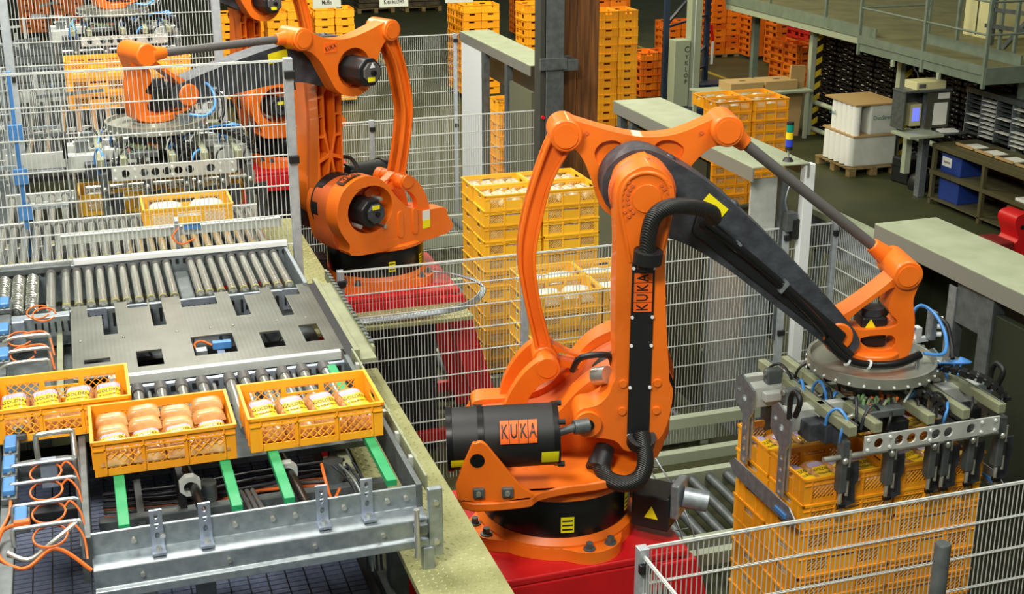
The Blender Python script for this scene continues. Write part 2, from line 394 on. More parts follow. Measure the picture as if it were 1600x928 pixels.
    lk = MB().prism(la, [], -.34, -.15).build('link_arm', ORANGE, R, 32, .045, 3)
    lb = sp2([(.24, 2.03), (.28, 2.13), (.42, 2.19), (.56, 2.13), (.60, 2.01), (.58, 1.86), (.56, 1.50), (.585, 1.05), (.60, .85), (.56, .68), (.42, .60), (.30, .66), (.27, .85), (.275, 1.10), (.27, 1.50), (.26, 1.86)], 4)
    lb = [(x + (.035 if x < .42 else -.01), z_) for x, z_ in lb]
    pk = []; cx = .437
    for q in (-1, 1):
        for z1, z0 in ((1.80, 1.70), (1.68, 1.54), (1.52, 1.36)): pk.append([(cx + q * .108, z1), (cx + q * .066, z1), (cx + q * .062, z0), (cx + q * .110, z0)])
        pk.append([(cx + q * .112, 1.34), (cx + q * .062, 1.34), (cx + q * .022, 1.20), (cx + q * .112, 1.16)])
        pk.append([(cx + q * .114, 1.13), (cx + q * .020, 1.165), (cx + q * .045, 1.02), (cx + q * .075, .90), (cx + q * .118, .90)])
    pk.append([(cx - .045, 1.72), (cx, 1.76), (cx + .045, 1.72), (cx + .047, 1.42), (cx + .012, 1.22), (cx - .012, 1.22), (cx - .047, 1.42)])
    pk.append([(cx, 1.14), (cx + .03, 1.0), (cx, .93), (cx - .03, 1.0)])
    MB().prism(lb, pk, -.13, .0).build('link_arm_ribs', ORANGE, R, 32, .004, 2)
    MB().prism(lb, [], -.17, -.13).build('link_arm_web', ORANGE_D, R, 32)
    MB().tube([(.345, -.335, 1.68), (.315, -.337, 1.82), (.285, -.337, 2.0), (.32, -.337, 2.115), (.415, -.337, 2.155), (.51, -.337, 2.115), (.545, -.337, 2.0), (.525, -.337, 1.82), (.49, -.335, 1.68)], .013, 8, 5).build('link_rim', ORANGE, lk, 60)
    # elbow details on the link face
    el = MB().lathe([(.172, -.13), (.178, -.19), (.168, -.22), (.12, -.22)], (EL[0], 0, EL[1]), 40, 'Y').build('elbow_ring', ORANGE_D, R, 35)
    MB().prism(circ(.42, 2.02, .075, 28), [], -.349, -.338).build('elbow_cap', ORANGE, lk, 35, .004)
    for a in [2.4, 2.65, 2.9, 3.15, 3.4, -.26, 0, .25, .5, .75, 3.7, 3.95, -.6, -.85]:
        for rr in (.10, .13) if abs(a) > .3 else (.115,):
            MB().cyl((.42 + rr * math.cos(a), -.337, 2.02 + rr * math.sin(a)), (.42 + rr * math.cos(a), -.348, 2.02 + rr * math.sin(a)), .0115, .009, 8).build('elbow_bolt', ORANGE_D, lk)
    # black cover strip with maker's mark
    cs = MB().box(.355, .475, -.352, -.336, .66, 1.68).build('cover_strip', BLACK, lk, bevel=.004)
    for k, ch in enumerate('KUKA'):
        z0 = 1.41 + .054 * k
        tl = MB().box(.367, .463, -.3545, -.351, z0, z0 + .050).build('letter_tile', STICKO, cs)
        lettering(ch, .085, INK, tl, (.415, -.3556, z0 + .025), (PI / 2, -PI / 2, 0), .72)
    for z_ in (.70, .98, 1.22, 1.38, 1.65):
        for x in (.362, .468): MB().cyl((x, -.350, z_), (x, -.360, z_), .009, n=8).build('strip_screw', WHITE, cs)
    for x in (.325, .51):
        for z_ in (.84, 1.0): MB().cyl((x, -.335, z_), (x, -.352, z_), .025, .021, 18).build('link_boss', ORANGE, lk, 35)
    MB().cyl((.14, -.30, .775), (.14, -.37, .775), .072, n=24).build('link_lobe_boss', ORANGE, lk, 35)
    MB().cyl((.14, -.36, .775), (.14, -.38, .775), .032, n=18).build('link_lobe_plug', BLACKG, lk, 35)
    MB().cyl((.14, -.37, .775), (.14, -.388, .775), .016, n=6).build('link_lobe_bolt', STEEL, lk)
    # hoses on the link arm
    MB().tube([(.415, -.40, 1.66), (.42, -.41, 1.76), (.425, -.415, 1.86), (.45, -.42, 1.95), (.52, -.42, 1.995), (.64, -.38, 1.985), (.76, -.30, 1.93), (.80, -.2, 1.87)], .043, 14, 5).build('upper_hose', HOSE, R, 60)
    MB().cyl((.422, -.41, 1.70), (.426, -.415, 1.765), .075, n=22).build('hose_clamp', BLACK, R, 40)
    MB().tube([(.43, -.36, .72), (.445, -.42, .62), (.44, -.45, .55), (.40, -.47, .49), (.32, -.46, .465), (.24, -.41, .48), (.21, -.34, .53)], .046, 14, 5).build('lower_hose', HOSE, R, 60)
    MB().cyl((.43, -.35, .65), (.432, -.37, .70), .078, n=22).build('hose_clamp', BLACK, R, 40)
    MB().cyl((.20, -.35, .50), (.25, -.25, .58), .07, .055, 20).build('hose_elbow', BLACK, R, 40)
    # counterbalance cylinder
    cy = -.46
    a0 = Vector((-.62, cy, .755)); a1 = Vector((-.03, cy, .775))
    cb = MB().cyl(a0, a1, .165, n=28).build('counterbalance', BLACK, R, 40, .012)
    d = (a1 - a0).normalized()
    for q, r in ((.0, .172), (.165, .174), (.56, .172)): MB().cyl(a0 + d * q, a0 + d * (q + .03), r, n=28).build('cylinder_band', BLACKG, cb, 40)
    MB().cyl(a1, (.10, cy + .08, .778), .022, n=12).cyl((.06, cy + .06, .777), (.14, cy + .08, .778), .04, n=12).build('cylinder_rod', GALVD, cb, 40)
    for s1 in (-1, 1):
        for s2 in (-1, 1): MB().cyl(a1 + Vector((-.01, s1 * .12, s2 * .12)), a1 + Vector((.025, s1 * .12, s2 * .12)), .016, n=8).build('cylinder_nut', BLACK, cb)
    def on_cyl(t0, t1, x0, x1, r, nm, m, par):
        vs = []; n = 8
        for k in range(n + 1):
            t = t0 + (t1 - t0) * k / n
            for x in (x0, x1):
                zc = a0.z + (x - a0.x) / (a1.x - a0.x) * (a1.z - a0.z)
                vs.append((x, cy - r * math.cos(t), zc + r * math.sin(t)))
        return MB().add(vs, [(2 * k, 2 * k + 1, 2 * k + 3, 2 * k + 2) for k in range(n)]).build(nm, m, par)
    on_cyl(-.55, -.12, -.13, -.04, .1755, 'warning_sticker', LABELY, cb)
    on_cyl(-.55, -.25, -.60, -.51, .1755, 'warning_sticker', LABELY, cb)
    for k, ch in enumerate('KUKA'):
        x0 = -.345 + .049 * k
        tl = on_cyl(.20, .90, x0, x0 + .045, .177, 'letter_tile', STICKO, cb)
        me = text_mesh(ch, .105).copy(); me.materials.clear(); me.materials.append(INK)
        for v in me.vertices:
            t = .55 + v.co.y / .18
            v.co = (x0 + .0225 + v.co.x * .55, cy - .1805 * math.cos(t), a0.z + (x0 - a0.x) / (a1.x - a0.x) * (a1.z - a0.z) + .1805 * math.sin(t))
        place(me, 'lettering', tl)
    # bracket carrying the cylinder
    br = MB().prism(sp2([(-.57, .505), (-.50, .79), (-.47, .82), (-.43, .82), (-.36, .73), (-.25, .58), (-.19, .505)], 3) , [], -.66, -.63).build('cylinder_bracket', ORANGE, R, 30, .01)
    MB().cyl((-.465, -.658, .725), (-.465, -.664, .725), .038, n=22).build('bracket_disc', BLACKG, br, 40)
    for x in (-.46, -.31):
        MB().box(x - .03, x + .03, -.68, -.655, .515, .57).build('bracket_lug', GALVD, br, bevel=.006)
        MB().cyl((x, -.678, .542), (x, -.69, .542), .014, n=10).build('bracket_bolt', STEEL, br)
    MB().prism(sp2([(-.55, -.64), (-.5, -.2), (-.3, .1), (.3, .1), (.48, -.12), (.42, -.32), (.24, -.46), (.0, -.52), (-.14, -.58), (-.22, -.65)], 4), [], .435, .485, 'XY').build('bracket_base', ORANGE, R, 35, .015)
    MB().prism([(-.5, .43), (-.42, .60), (-.3, .60), (-.3, .43)], [], -.30, -.1).build('rear_block', ORANGE_D, R, bevel=.02)
    # rocker plate
    top = sp2([(-.015, 2.30), (.05, 2.325), (.12, 2.305), (.30, 2.25), (.48, 2.215), (.66, 2.228), (.84, 2.30), (.93, 2.34), (1.01, 2.30), (1.02, 2.22), (.96, 2.165), (.86, 2.15), (.76, 2.06), (.68, 1.92), (.60, 1.80), (.48, 1.745), (.36, 1.75), (.26, 1.82), (.22, 1.93), (.16, 2.08), (.09, 2.165), (-.01, 2.20)], 4)
    rk = MB().prism(top, [circ(.43, 1.97, .165, 26)], .27, .37).build('rocker_plate', ORANGE, R, 30, .018)
    MB().prism(top, [sp2([(.215, 2.13), (.255, 2.185), (.33, 2.195), (.375, 2.15), (.295, 2.085), (.243, 2.06)], 3), sp2([(.55, 2.15), (.575, 2.19), (.65, 2.19), (.705, 2.15), (.70, 2.11), (.66, 2.07)], 3)], .215, .255).build('rocker_face', ORANGE, R, 30, .014)
    MB().prism([(x, z_) for x, z_ in top], [], .25, .275).build('rocker_web', ORANGE, R, 30)
    for px, pz in ((.05, 2.24), (.93, 2.255)):
        MB().cyl((px, .14, pz), (px, .40, pz), .088, n=28).build('rocker_boss', ORANGE, rk, 35, .008)
        MB().cyl((px, .13, pz), (px, .41, pz), .066, n=26).build('boss_cap', ORANGE, rk, 35)
    for x, z_ in ((.17, 2.24), (.80, 2.235)): MB().cyl((x, .208, z_), (x, .216, z_), .012, n=12).build('rocker_screw', ORANGE_D, rk)
    MB().box(.60, .72, .371, .374, 2.12, 2.20).build('name_plate', STICKO, rk)
    lettering('KUKA', .05, INK, rk, (.66, .3755, 2.16), (PI / 2, -.25, PI), .8)
    # elbow motor
    em = MB().prism(circ(.43, 1.96, .12, 8, PI / 8, 2 * PI + PI / 8), [], .30, .58).build('elbow_motor', BLACK, R, bevel=.012)
    MB().prism(circ(.42, 1.96, .088, 8, PI / 8, 2 * PI + PI / 8), [], .58, .60).build('motor_cap', RODGREY, em, bevel=.006)
    MB().cyl((.42, .60, 1.96), (.42, .63, 1.96), .02).build('motor_knob', BLACKG, em, 40)
    MB().box(.40, .47, .601, .604, 1.89, 1.925).build('motor_sticker', LABELY, em)
    MB().prism([(.395, 2.0), (.445, 2.0), (.42, 2.04)], [], .601, .604).build('motor_triangle', WHITE, em)
    # bent link
    Lp = [(.0, 2.29), (-.075, 2.12), (-.165, 1.83), (-.205, 1.57), (-.18, 1.34), (-.115, 1.04), (-.10, .955)]
    Rp = [(.0, .945), (-.015, 1.03), (-.072, 1.26), (-.104, 1.53), (-.062, 1.79), (-.008, 1.99), (.10, 2.18)]
    l2 = [(p.x, p.y) for p in spline([(a, b, 0) for a, b in Lp], 5)]; r2 = [(p.x, p.y) for p in spline([(a, b, 0) for a, b in Rp], 5)]
    bl = MB().prism(l2 + r2, [], .22, .30).build('bent_link', ORANGE, R, 30, .016)
    inset = lambda P, dx: [(x + dx, z_) for x, z_ in P]
    MB().prism(l2 + list(reversed(inset(l2, .022))), [], .185, .335).build('bent_link_flange', ORANGE, bl, 30, .006)
    MB().prism(inset(r2, -.022) + list(reversed(r2)), [], .185, .335).build('bent_link_flange', ORANGE, bl, 30, .006)
    MB().cyl((-.05, .16, .945), (-.05, .36, .945), .072, n=26).build('link_end', ORANGE, bl, 35, .008)
    MB().cyl((-.05, .15, .945), (-.05, .37, .945), .055, n=26).build('link_end_cap', ORANGE, bl, 35)
    # coupler
    MB().prism(sp2([(-.07, .88), (-.06, 1.01), (.02, 1.0), (.10, .955), (.29, .915), (.32, .87), (.26, .845), (.06, .865)], 4), [sp2([(.02, .925), (.04, .96), (.16, .915), (.15, .895)], 3)], .22, .30).build('coupler', ORANGE, R, 30, .012)
    # arm
    M = Matrix.Translation((EL[0], 0, EL[1])) @ Matrix.Rotation(-ang, 4, 'Y')
    ap = sp2([(.03, .208), (.28, .236), (.60, .222), (.90, .19), (1.25, .14), (1.52, .085), (1.60, .02), (1.54, -.07), (1.30, -.075), (1.0, -.072), (.70, -.07), (.42, -.10), (.24, -.165), (.10, -.195), (-.07, -.185), (-.165, -.09), (-.182, .02), (-.14, .125), (-.07, .18)], 4)
    ar = MB().prism(ap, [], -.02, .19).xf(M).build('arm', ARMGREY, R, 32, .03, 3)
    MB().prism([(.34, .10), (1.48, .045), (1.5, -.03), (.40, -.03)], [], -.055, -.015).xf(M).build('arm_duct', BLACK, ar, bevel=.01)
    MB().prism([(.34, .195), (.48, .19), (.48, .10), (.42, .125), (.34, .115)], [], -.026, -.018).xf(M).build('arm_sticker', LABELY, ar)
    MB().prism([(.52, .19), (.70, .175), (.70, .10), (.52, .10)], [], .188, .194).xf(M).build('arm_sticker', LABELY, ar)
    for x, z_ in ((.08, .21), (.52, .225)):
        k = MB().sphere((x, .08, z_), .03, 12, 8, (1, 1.2, .7)); k.xf(M).build('arm_lug', ARMGREY, ar, 50)
    for x, z_ in ((.12, .03), (.20, .0), (.22, -.1), (.16, -.1)): MB().cyl((x, -.02, z_), (x, -.07, z_), .012, n=8).xf(M).build('arm_bolt', STEEL, ar)
    MB().tube([(.38, -.15, .055), (.62, -.085, .06), (.9, -.075, .05), (1.2, -.075, .02), (1.42, -.09, -.02), (1.55, -.13, -.03)], .026, 10, 4).xf(M).build('arm_cable', BLACKG, R, 60)
    MB().box(.62, .645, -.10, -.05, .04, .09).xf(M).build('cable_clip', GALV, ar)
    MB().box(.98, 1.0, -.105, -.04, .01, .08).xf(M).build('cable_clip', GALV, ar)
    # wrist
    W = Vector((EL[0] + alen * math.cos(ang), 0, EL[1] + alen * math.sin(ang)))
    wx, wz = W.x, W.z
    wout = sp2([(wx - .075, wz + .03), (wx - .03, wz + .085), (wx + .10, wz + .17), (wx + .26, wz + .30), (wx + .36, wz + .40), (wx + .40, wz + .425), (wx + .45, wz + .38), (wx + .445, wz + .30), (wx + .42, wz + .20), (wx + .44, wz + .08), (wx + .44, wz - .06), (wx + .40, wz - .145), (wx + .22, wz - .15), (wx + .06, wz - .13), (wx - .05, wz - .08)], 4)
    wh = [sp2([(wx + .07, wz + .10), (wx + .26, wz + .255), (wx + .31, wz + .27), (wx + .28, wz + .15), (wx + .345, wz + .07), (wx + .28, wz + .035), (wx + .10, wz + .035)], 3),
          sp2([(wx + .14, wz - .02), (wx + .32, wz - .01), (wx + .325, wz - .085), (wx + .20, wz - .09)], 3)]
    wr = MB().prism(wout, wh, .01, .17).build('wrist_frame', ORANGE, R, 30, .02, 3)
    MB().cyl((wx, -.03, wz), (wx, .20, wz), .085, n=26).build('wrist_boss', ORANGE, wr, 35, .01)
    MB().cyl((wx + .37, -.01, wz + .35), (wx + .37, .30, wz + .35), .085, n=26).build('rod_boss', ORANGE, wr, 35, .01)
    MB().cyl((wx + .37, -.018, wz + .35), (wx + .37, .0, wz + .35), .06, n=26).build('rod_boss_cap', ORANGE, wr, 35)
    MB().cyl((wx + .24, .09, wz - .165), (wx + .24, .09, wz - .11), .15, n=32).build('flange', ORANGE, wr, 35, .01)
    wm = MB().box(wx + .15, wx + .30, .045, .20, wz - .09, wz + .09).build('wrist_motor', BLACK, wr, bevel=.015)
    MB().cyl((wx + .225, .11, wz + .09), (wx + .225, .11, wz + .13), .065, n=20).build('motor_cap', ARMGREY, wm, 40)
    MB().prism([(wx + .17, wz + .03), (wx + .23, wz + .03), (wx + .2, wz + .08)], [], .041, .044).build('warning_triangle', LABELY, wm)
    kp = MB().box(wx + .06, wx + .16, .171, .174, wz - .11, wz - .065).build('name_plate', INK, wr)
    lettering('KUKA', .04, STICKO, kp, (wx + .11, .1755, wz - .0875), (PI / 2, 0, PI), .85)
    def on_drum(r, t0, t1, y0, y1, nm, m, par):
        vs = []
        for k in range(9):
            t = t0 + (t1 - t0) * k / 8
            for y in (y0, y1): vs.append((A2[0] + .02 + r * math.cos(t), y, A2[1] + r * math.sin(t)))
        return MB().add(vs, [(2 * k, 2 * k + 1, 2 * k + 3, 2 * k + 2) for k in range(8)]).build(nm, m, par)
    dp = on_drum(.303, .95, 1.65, .30, .40, 'drum_plate', mat('dark_brown_plate', (58, 34, 16), .5), bd)
    me = text_mesh('KUKA', .085).copy(); me.materials.clear(); me.materials.append(STICKO)
    for v in me.vertices:
        t = 1.30 + v.co.x * .75 / .305; v.co = (A2[0] + .02 + .306 * math.cos(t), .35 - v.co.y * -1 * .9, A2[1] + .306 * math.sin(t))
    place(me, 'lettering', dp)
    MB().box(.30, .42, -.02, .06, 1.72, 1.80).build('arm_stop', STEEL, R, bevel=.012)
    # rod
    p0 = Vector((.93, .25, 2.255)); p1 = Vector((wx + .37, .25, wz + .35)); d = (p1 - p0).normalized()
    rd = MB().cyl(p0 + d * .12, p1 - d * .12, .031, n=18).build('parallel_rod', RODGREY, R, 40)
    MB().cyl(p0 + d * .05, p0 + d * .16, .06, .045, 20).build('rod_end', ORANGE, rd, 40, .006)
    MB().cyl(p1 - d * .05, p1 - d * .17, .06, .042, 20).build('rod_end', ORANGE, rd, 40, .006)
    MB().cyl((.93, .18, 2.255), (.93, .33, 2.255), .07, n=20).build('rod_end', ORANGE, rd, 40)
    # hose at the wrist
    MB().tube([W + Vector((-.10, -.12, .03)), W + Vector((.0, -.15, -.07)), W + Vector((.12, -.15, -.115)), W + Vector((.30, -.14, -.12)), W + Vector((.46, -.06, -.10))], .024, 10, 5).build('wrist_hose', BLACKG, R, 60)
    for q in (.02, .14): MB().cyl(W + Vector((q - .004, -.15, -.085 - q * .2)), W + Vector((q + .006, -.15, -.09 - q * .2)), .030, n=12).build('cable_tie', WHITE, wr)
    fl = Matrix.Translation(loc) @ Matrix.Rotation(rz, 4, 'Z') @ (Vector((wx + .24, .09, wz - .165)) * sc)
    return R, fl
R1, FL1 = robot('large orange palletising robot in front, arm reaching right over crate stack', (2.44, 6.58, 1.51), math.radians(-15), math.radians(-37.8), 1.465, 1.025)
R2, FL2 = robot('orange palletising robot in the middle, arm reaching left behind the fence', (2.388, 11.13, 1.60), math.radians(205), math.radians(-4), 1.43)
R3, FL3 = robot('farthest orange palletising robot, partly hidden at the upper left', (2.39, 15.85, 1.60), math.radians(200), math.radians(6), 1.45)
def stand(label, x, y, h=1.60):
    S = thing('robot_stand', label, 'stand', (x, y, h - 1.60), 0, 'red robot stands')
    MB().prism([(-.56, -.56), (.62, -.56), (.62, .56), (-.56, .56)], [], 1.555, 1.60, 'XY').build('top_plate', RED, S, bevel=.01)
    for sx in (-1, 1):
        for sy in (-1, 1):
            MB().prism([(sx * .44, 1.54), (sx * .66, 1.54), (sx * 1.10, 1.60 - h), (sx * .88, 1.60 - h)], [], sy * .53 - .04, sy * .53 + .04).build('leg', RED, S, bevel=.01)
    for sy in (-1, 1): MB().box(-.52, .56, sy * .50 - .06, sy * .50 + .06, 1.36, 1.555).build('cross_beam', RED, S, bevel=.01)
    for sx in (-1, 1): MB().box(sx * .5 - .06, sx * .5 + .06, -.5, .5, 1.36, 1.555).build('side_beam', RED, S, bevel=.01)
    MB().box(-.44, .44, -.40, .40, .02 + 1.6 - h, 1.36).build('dark_filler_box', BLACK, S)  # black box added to keep the space under the stand dark
    for sy in (-1, 1): MB().box(-.90, .90, sy * .53 - .035, sy * .53 + .035, .16, .26).build('floor_beam', RED, S, bevel=.01)
stand('red steel stand under the front robot', 2.44, 6.58, 1.51)
stand('red steel stand under the middle robot, seen through the fence', 2.388, 11.13)
stand('red steel stand under the farthest robot', 2.39, 15.85)
# ------------------------------------------------------------------ crate feeding conveyor (left)
ZT = 2.84
def lattice(mb, x0, x1, z0, z1, sp, slope, w, y0, y1):
    """crossed bars clipped to a rectangle in XZ"""
    for sg in (1, -1):
        c = -((z1 - z0) / slope) - sp
        while c < (x1 - x0) + (z1 - z0) / slope:
            pts = []
            for t in (0., 1.):
                pass
            # line: x = x0 + c + sg*(z-z0)/slope (sg>0) or mirrored
            za, zb = z0, z1
            f = (lambda z_: x0 + c + (z_ - z0) / slope) if sg > 0 else (lambda z_: x1 - c - (z_ - z0) / slope)
            g = (lambda x: z0 + (x - x0 - c) * slope) if sg > 0 else (lambda x: z0 + (x1 - c - x) * slope)
            xa, xb = f(za), f(zb)
            for _ in range(1):
                lo, hi = (xa, xb)
                if lo < x0: za = g(x0); lo = x0
                if lo > x1: za = g(x1); lo = x1
                if hi < x0: zb = g(x0); hi = x0
                if hi > x1: zb = g(x1); hi = x1
            if z0 - 1e-6 <= za <= z1 + 1e-6 and z0 - 1e-6 <= zb <= z1 + 1e-6 and zb - za > .004:
                mb.bar((lo, (y0 + y1) / 2, za), (hi, (y0 + y1) / 2, zb), abs(y1 - y0) * .7, w, up=(0, 0, 1) if False else (0, 1, 0), caps=False)
            c += sp
def roller(parent, x, y0, y1, z, r, ring_at, m=ROLLM):
    o = MB().cyl((x, y0, z), (x, y1, z), r, n=16).cyl((x, y0 - .015, z), (x, y1 + .015, z), r * .45, n=8).build('roller', m, parent, 40)
    for q in ring_at: MB().cyl((x, q - .006, z), (x, q + .006, z), r * 1.04, n=16).build('bearing_ring', YRING, o, 40)
    MB().cyl((x, y1 - .05, z), (x, y1 - .004, z), r * 1.12, n=16).build('roller_sleeve', RODGREY, o, 40)
    return o
# rear roller bed
RB = thing('roller_conveyor', 'row of long steel rollers behind the slotted steel sheet', 'conveyor', (0, 0, 0))
for k in range(20):
    x = -.185 + .0672 * k
    if k in (10,): continue
    roller(RB, x + (.012 if k == 11 else 0), 7.56, 8.24, ZT - .026, .0245, (7.575,))
MB().box(-.62, 1.18, 7.50, 7.53, 2.62, 2.81).build('front_rail', GALV, RB, bevel=.004)
MB().box(-.62, 1.18, 8.26, 8.30, 2.62, 2.85).build('rear_rail', GALV, RB, bevel=.004)
MB().box(1.165, 1.19, 7.5, 8.3, 2.60, 2.845).build('side_rail', GALV, RB, bevel=.004)
MB().box(-.60, 1.15, 7.55, 8.25, 2.56, 2.60).build('drip_tray', GALVD, RB)
MB().box(.2, .24, 7.55, 8.25, 2.66, 2.72).build('cross_tie', GALVD, RB)
MB().box(.46, .55, 7.60, 8.22, 2.70, 2.76).build('drive_cover', GALVD, RB, bevel=.01)
for k in range(26):
    MB().box(-.20 + .052 * k, -.185 + .052 * k, 7.492, 7.50, 2.70, 2.78).build('rail_slot', BLACK, RB)
SC = thing('screw_conveyor', 'three ribbed steel spiral rollers at the left edge of the roller bed', 'conveyor', (0, 0, 0))
for x in (-.535, -.455, -.375):
    q = MB().cyl((x, 7.55, ZT - .03), (x, 8.22, ZT - .03), .016, n=12).build('screw_core', GALVD, SC, 40)
    pts = [(x + .03 * math.cos(t * .5), 7.56 + .65 * t / 190, ZT - .03 + .03 * math.sin(t * .5)) for t in range(190)]
    MB().tube(pts, .009, 6).build('screw_flight', ROLLM, q, 60)
roller(SC, -.27, 7.55, 8.24, ZT - .026, .028, ())
# slotted steel sheet
SH = thing('steel_sheet', 'brushed steel sheet with rectangular cut-outs between the roller beds', 'cover plate', (0, 0, 0))
def sheet(x0, x1, y0, y1, holes, z0, z1):
    xs = sorted({x0, x1, *[h[0] for h in holes], *[h[1] for h in holes]}); ys = sorted({y0, y1, *[h[2] for h in holes], *[h[3] for h in holes]})
    xs = [x for x in xs if x0 <= x <= x1]; ys = [y for y in ys if y0 <= y <= y1]
    mb = MB(); inh = lambda x, y: any(h[0] < x < h[1] and h[2] < y < h[3] for h in holes)
    cell = {}
    for i in range(len(xs) - 1):
        for j in range(len(ys) - 1): cell[i, j] = not inh((xs[i] + xs[i + 1]) / 2, (ys[j] + ys[j + 1]) / 2)
    for (i, j), on in cell.items():
        if not on: continue
        a, b, c, d = xs[i], xs[i + 1], ys[j], ys[j + 1]
        mb.add([(a, c, z1), (b, c, z1), (b, d, z1), (a, d, z1)], [(0, 1, 2, 3)]).add([(a, c, z0), (b, c, z0), (b, d, z0), (a, d, z0)], [(3, 2, 1, 0)])
        for di, dj, q in ((-1, 0, [(a, d), (a, c)]), (1, 0, [(b, c), (b, d)]), (0, -1, [(a, c), (b, c)]), (0, 1, [(b, d), (a, d)])):
            if not cell.get((i + di, j + dj), False):
                (p0, q0), (p1, q1) = q; mb.add([(p0, q0, z0), (p1, q1, z0), (p1, q1, z1), (p0, q0, z1)], [(0, 1, 2, 3)])
    bm = bmesh.new(); me = mb.mesh('tmp'); bm.from_mesh(me); bmesh.ops.remove_doubles(bm, verts=bm.verts, dist=1e-5)
    bmesh.ops.recalc_face_normals(bm, faces=bm.faces); me2 = bpy.data.meshes.new('sheet'); bm.to_mesh(me2); bm.free()
    return me2
HL = [(-.075, .03, 7.34, 7.6), (.0, .075, 7.02, 7.6), (.145, .255, 7.42, 7.6), (.265, .335, 7.08, 7.6), (.44, .64, 7.34, 7.6), (.72, .80, 7.1, 7.6), (.80, .90, 7.44, 7.6), (.965, 1.03, 7.02, 7.6), (1.03, 1.12, 7.36, 7.6),
      (-.11, .02, 6.62, 6.68), (.15, .28, 6.50, 6.72), (.44, .66, 6.56, 6.84), (.80, .91, 6.56, 6.80), (1.02, 1.12, 6.58, 6.84)]
me = sheet(-.165, 1.19, 6.42, 7.54, HL, 2.815, 2.825)
me.materials.append(STEELB); place(me, 'sheet_top', SH)
MB().box(.0, 1.17, 6.385, 6.425, 2.78, 2.828).build('front_lip', ALU, SH, bevel=.004)
for x in (-.12, .10, .38, .56, .68, .92, 1.08):
    MB().cyl((x, 6.95, 2.825), (x, 6.95, 2.829), .008, n=8).build('sheet_screw', STEEL, SH)
for k, (x0, x1) in enumerate(((-.075, .03), (.145, .25), (.44, .64), (.80, .90), (1.03, 1.12))):
    zb = MB().box(x0, x1, 7.46, 7.475, 2.70, 2.825).build('slotted_bracket', ZINC, SH)
    for j in range(int((x1 - x0) / .03)):
        MB().box(x0 + .012 + .03 * j, x0 + .02 + .03 * j, 7.452, 7.46, 2.73, 2.79).build('bracket_slot', BLACK, zb)
# dark frame body under the sheet
UF = thing('conveyor_substructure', 'dark machine frame below the conveyor sheet and rollers', 'frame', (0, 0, 0))
MB().box(-.60, 1.19, 6.43, 7.5, 2.52, 2.60).build('under_tray', GALVD, UF)
MB().box(-.17, -.14, 4.8, 7.5, 2.62, 2.79).build('left_beam', GALVD, UF, bevel=.004)
for x in (-.58, .3, 1.12):
    for y in (5.0, 6.4, 8.2): MB().box(x - .04, x + .04, y - .04, y + .04, 0, 2.55).build('frame_leg', GALVD, UF)
for y in (6.9, 6.7): MB().box(-.1, 1.1, y, y + .06, 2.62, 2.70).build('cross_member', BLACK, UF)
random.seed(3)
for k in range(9):
    x = -.05 + k * .13
    MB().tube([(x, 6.5, 2.63), (x + random.uniform(-.06, .06), 6.75, 2.66), (x + random.uniform(-.08, .08), 7.0, 2.63), (x + random.uniform(-.05, .05), 7.3, 2.66)], .008, 6, 4).build('cable', CABLED, UF, 60)
sn = thing('proximity_sensor', 'blue sensor with orange cable in the sheet cut-out', 'sensor', (.545, 6.76, 2.745))
MB().box(.0, .10, -.02, .02, .03, .07).build('housing', BLUE, sn, bevel=.004)
MB().box(-.09, -.03, -.06, .0, -.02, .05).build('mount', GALV, sn, bevel=.004)
MB().tube([(0, 0, .05), (-.05, .03, .07), (-.09, .02, .06), (-.08, -.02, .03)], .006, 6, 5).build('cable', ORCABLE, sn, 60)
MB().box(.02, .06, -.10, -.02, -.03, .03).build('bracket', ZINC, sn, bevel=.003)
# short rollers in front of the sheet
SR = thing('roller_conveyor', 'short steel rollers between the steel sheet and the front crates', 'conveyor', (0, 0, 0))
for k, x in enumerate((.13, .24, .34, .44, .575, .645, .735, .84, .94, 1.05)):
    z_ = ZT - .035
    o = MB().cyl((x, 5.62 if k in (4,) else 5.74, z_), (x, 6.26, z_), .026, n=16).build('roller', ROLLM, SR, 40)
    MB().cyl((x, 6.18, z_), (x, 6.27, z_), .031, n=16).build('roller_sleeve', RODGREY, o, 40)
MB().box(.0, 1.18, 6.30, 6.33, 2.64, 2.80).build('rear_rail', ZINC, SR, bevel=.004)
for k in range(22): MB().box(.03 + .052 * k, .055 + .052 * k, 6.292, 6.30, 2.755, 2.785).build('rail_slot', BLACK, SR)
for x in (.185, .50, .785, .90): MB().cyl((x, 5.75, 2.77), (x, 6.28, 2.77), .010, n=8).build('tie_rod', STEEL, SR, 40)
MB().box(.0, 1.15, 5.7, 6.3, 2.60, 2.63).build('bottom_pan', GALVD, SR)
for x in (.2, .4, .7, 1.0): MB().cyl((x, 6.12, 2.70), (x, 6.20, 2.70), .03, n=12).build('pulley', BLACK, SR, 40)
# rear right side guides
SG = thing('side_guide', 'pale folded steel side guide with chain between sheet and walkway', 'guide rail', (0, 0, 0))
MB().prism([(1.195, 7.60), (1.25, 7.60), (1.25, 6.30), (1.195, 6.30)], [], 2.79, 2.80, 'XY').build('dark_strip', BLACK, SG)
MB().box(1.25, 1.28, 6.45, 7.7, 2.74, 2.80).build('inner_profile', ALUY, SG, bevel=.004)
MB().box(1.28, 1.37, 6.45, 7.75, 2.72, 2.74).build('floor_strip', ALUY, SG)
MB().box(1.37, 1.385, 6.55, 7.95, 2.70, 2.765).build('outer_profile', ALUY, SG, bevel=.003)
for k in range(22): MB().box(1.365, 1.388, 6.60 + .06 * k, 6.622 + .06 * k, 2.765, 2.775).build('chain_lug', GALVD, SG)
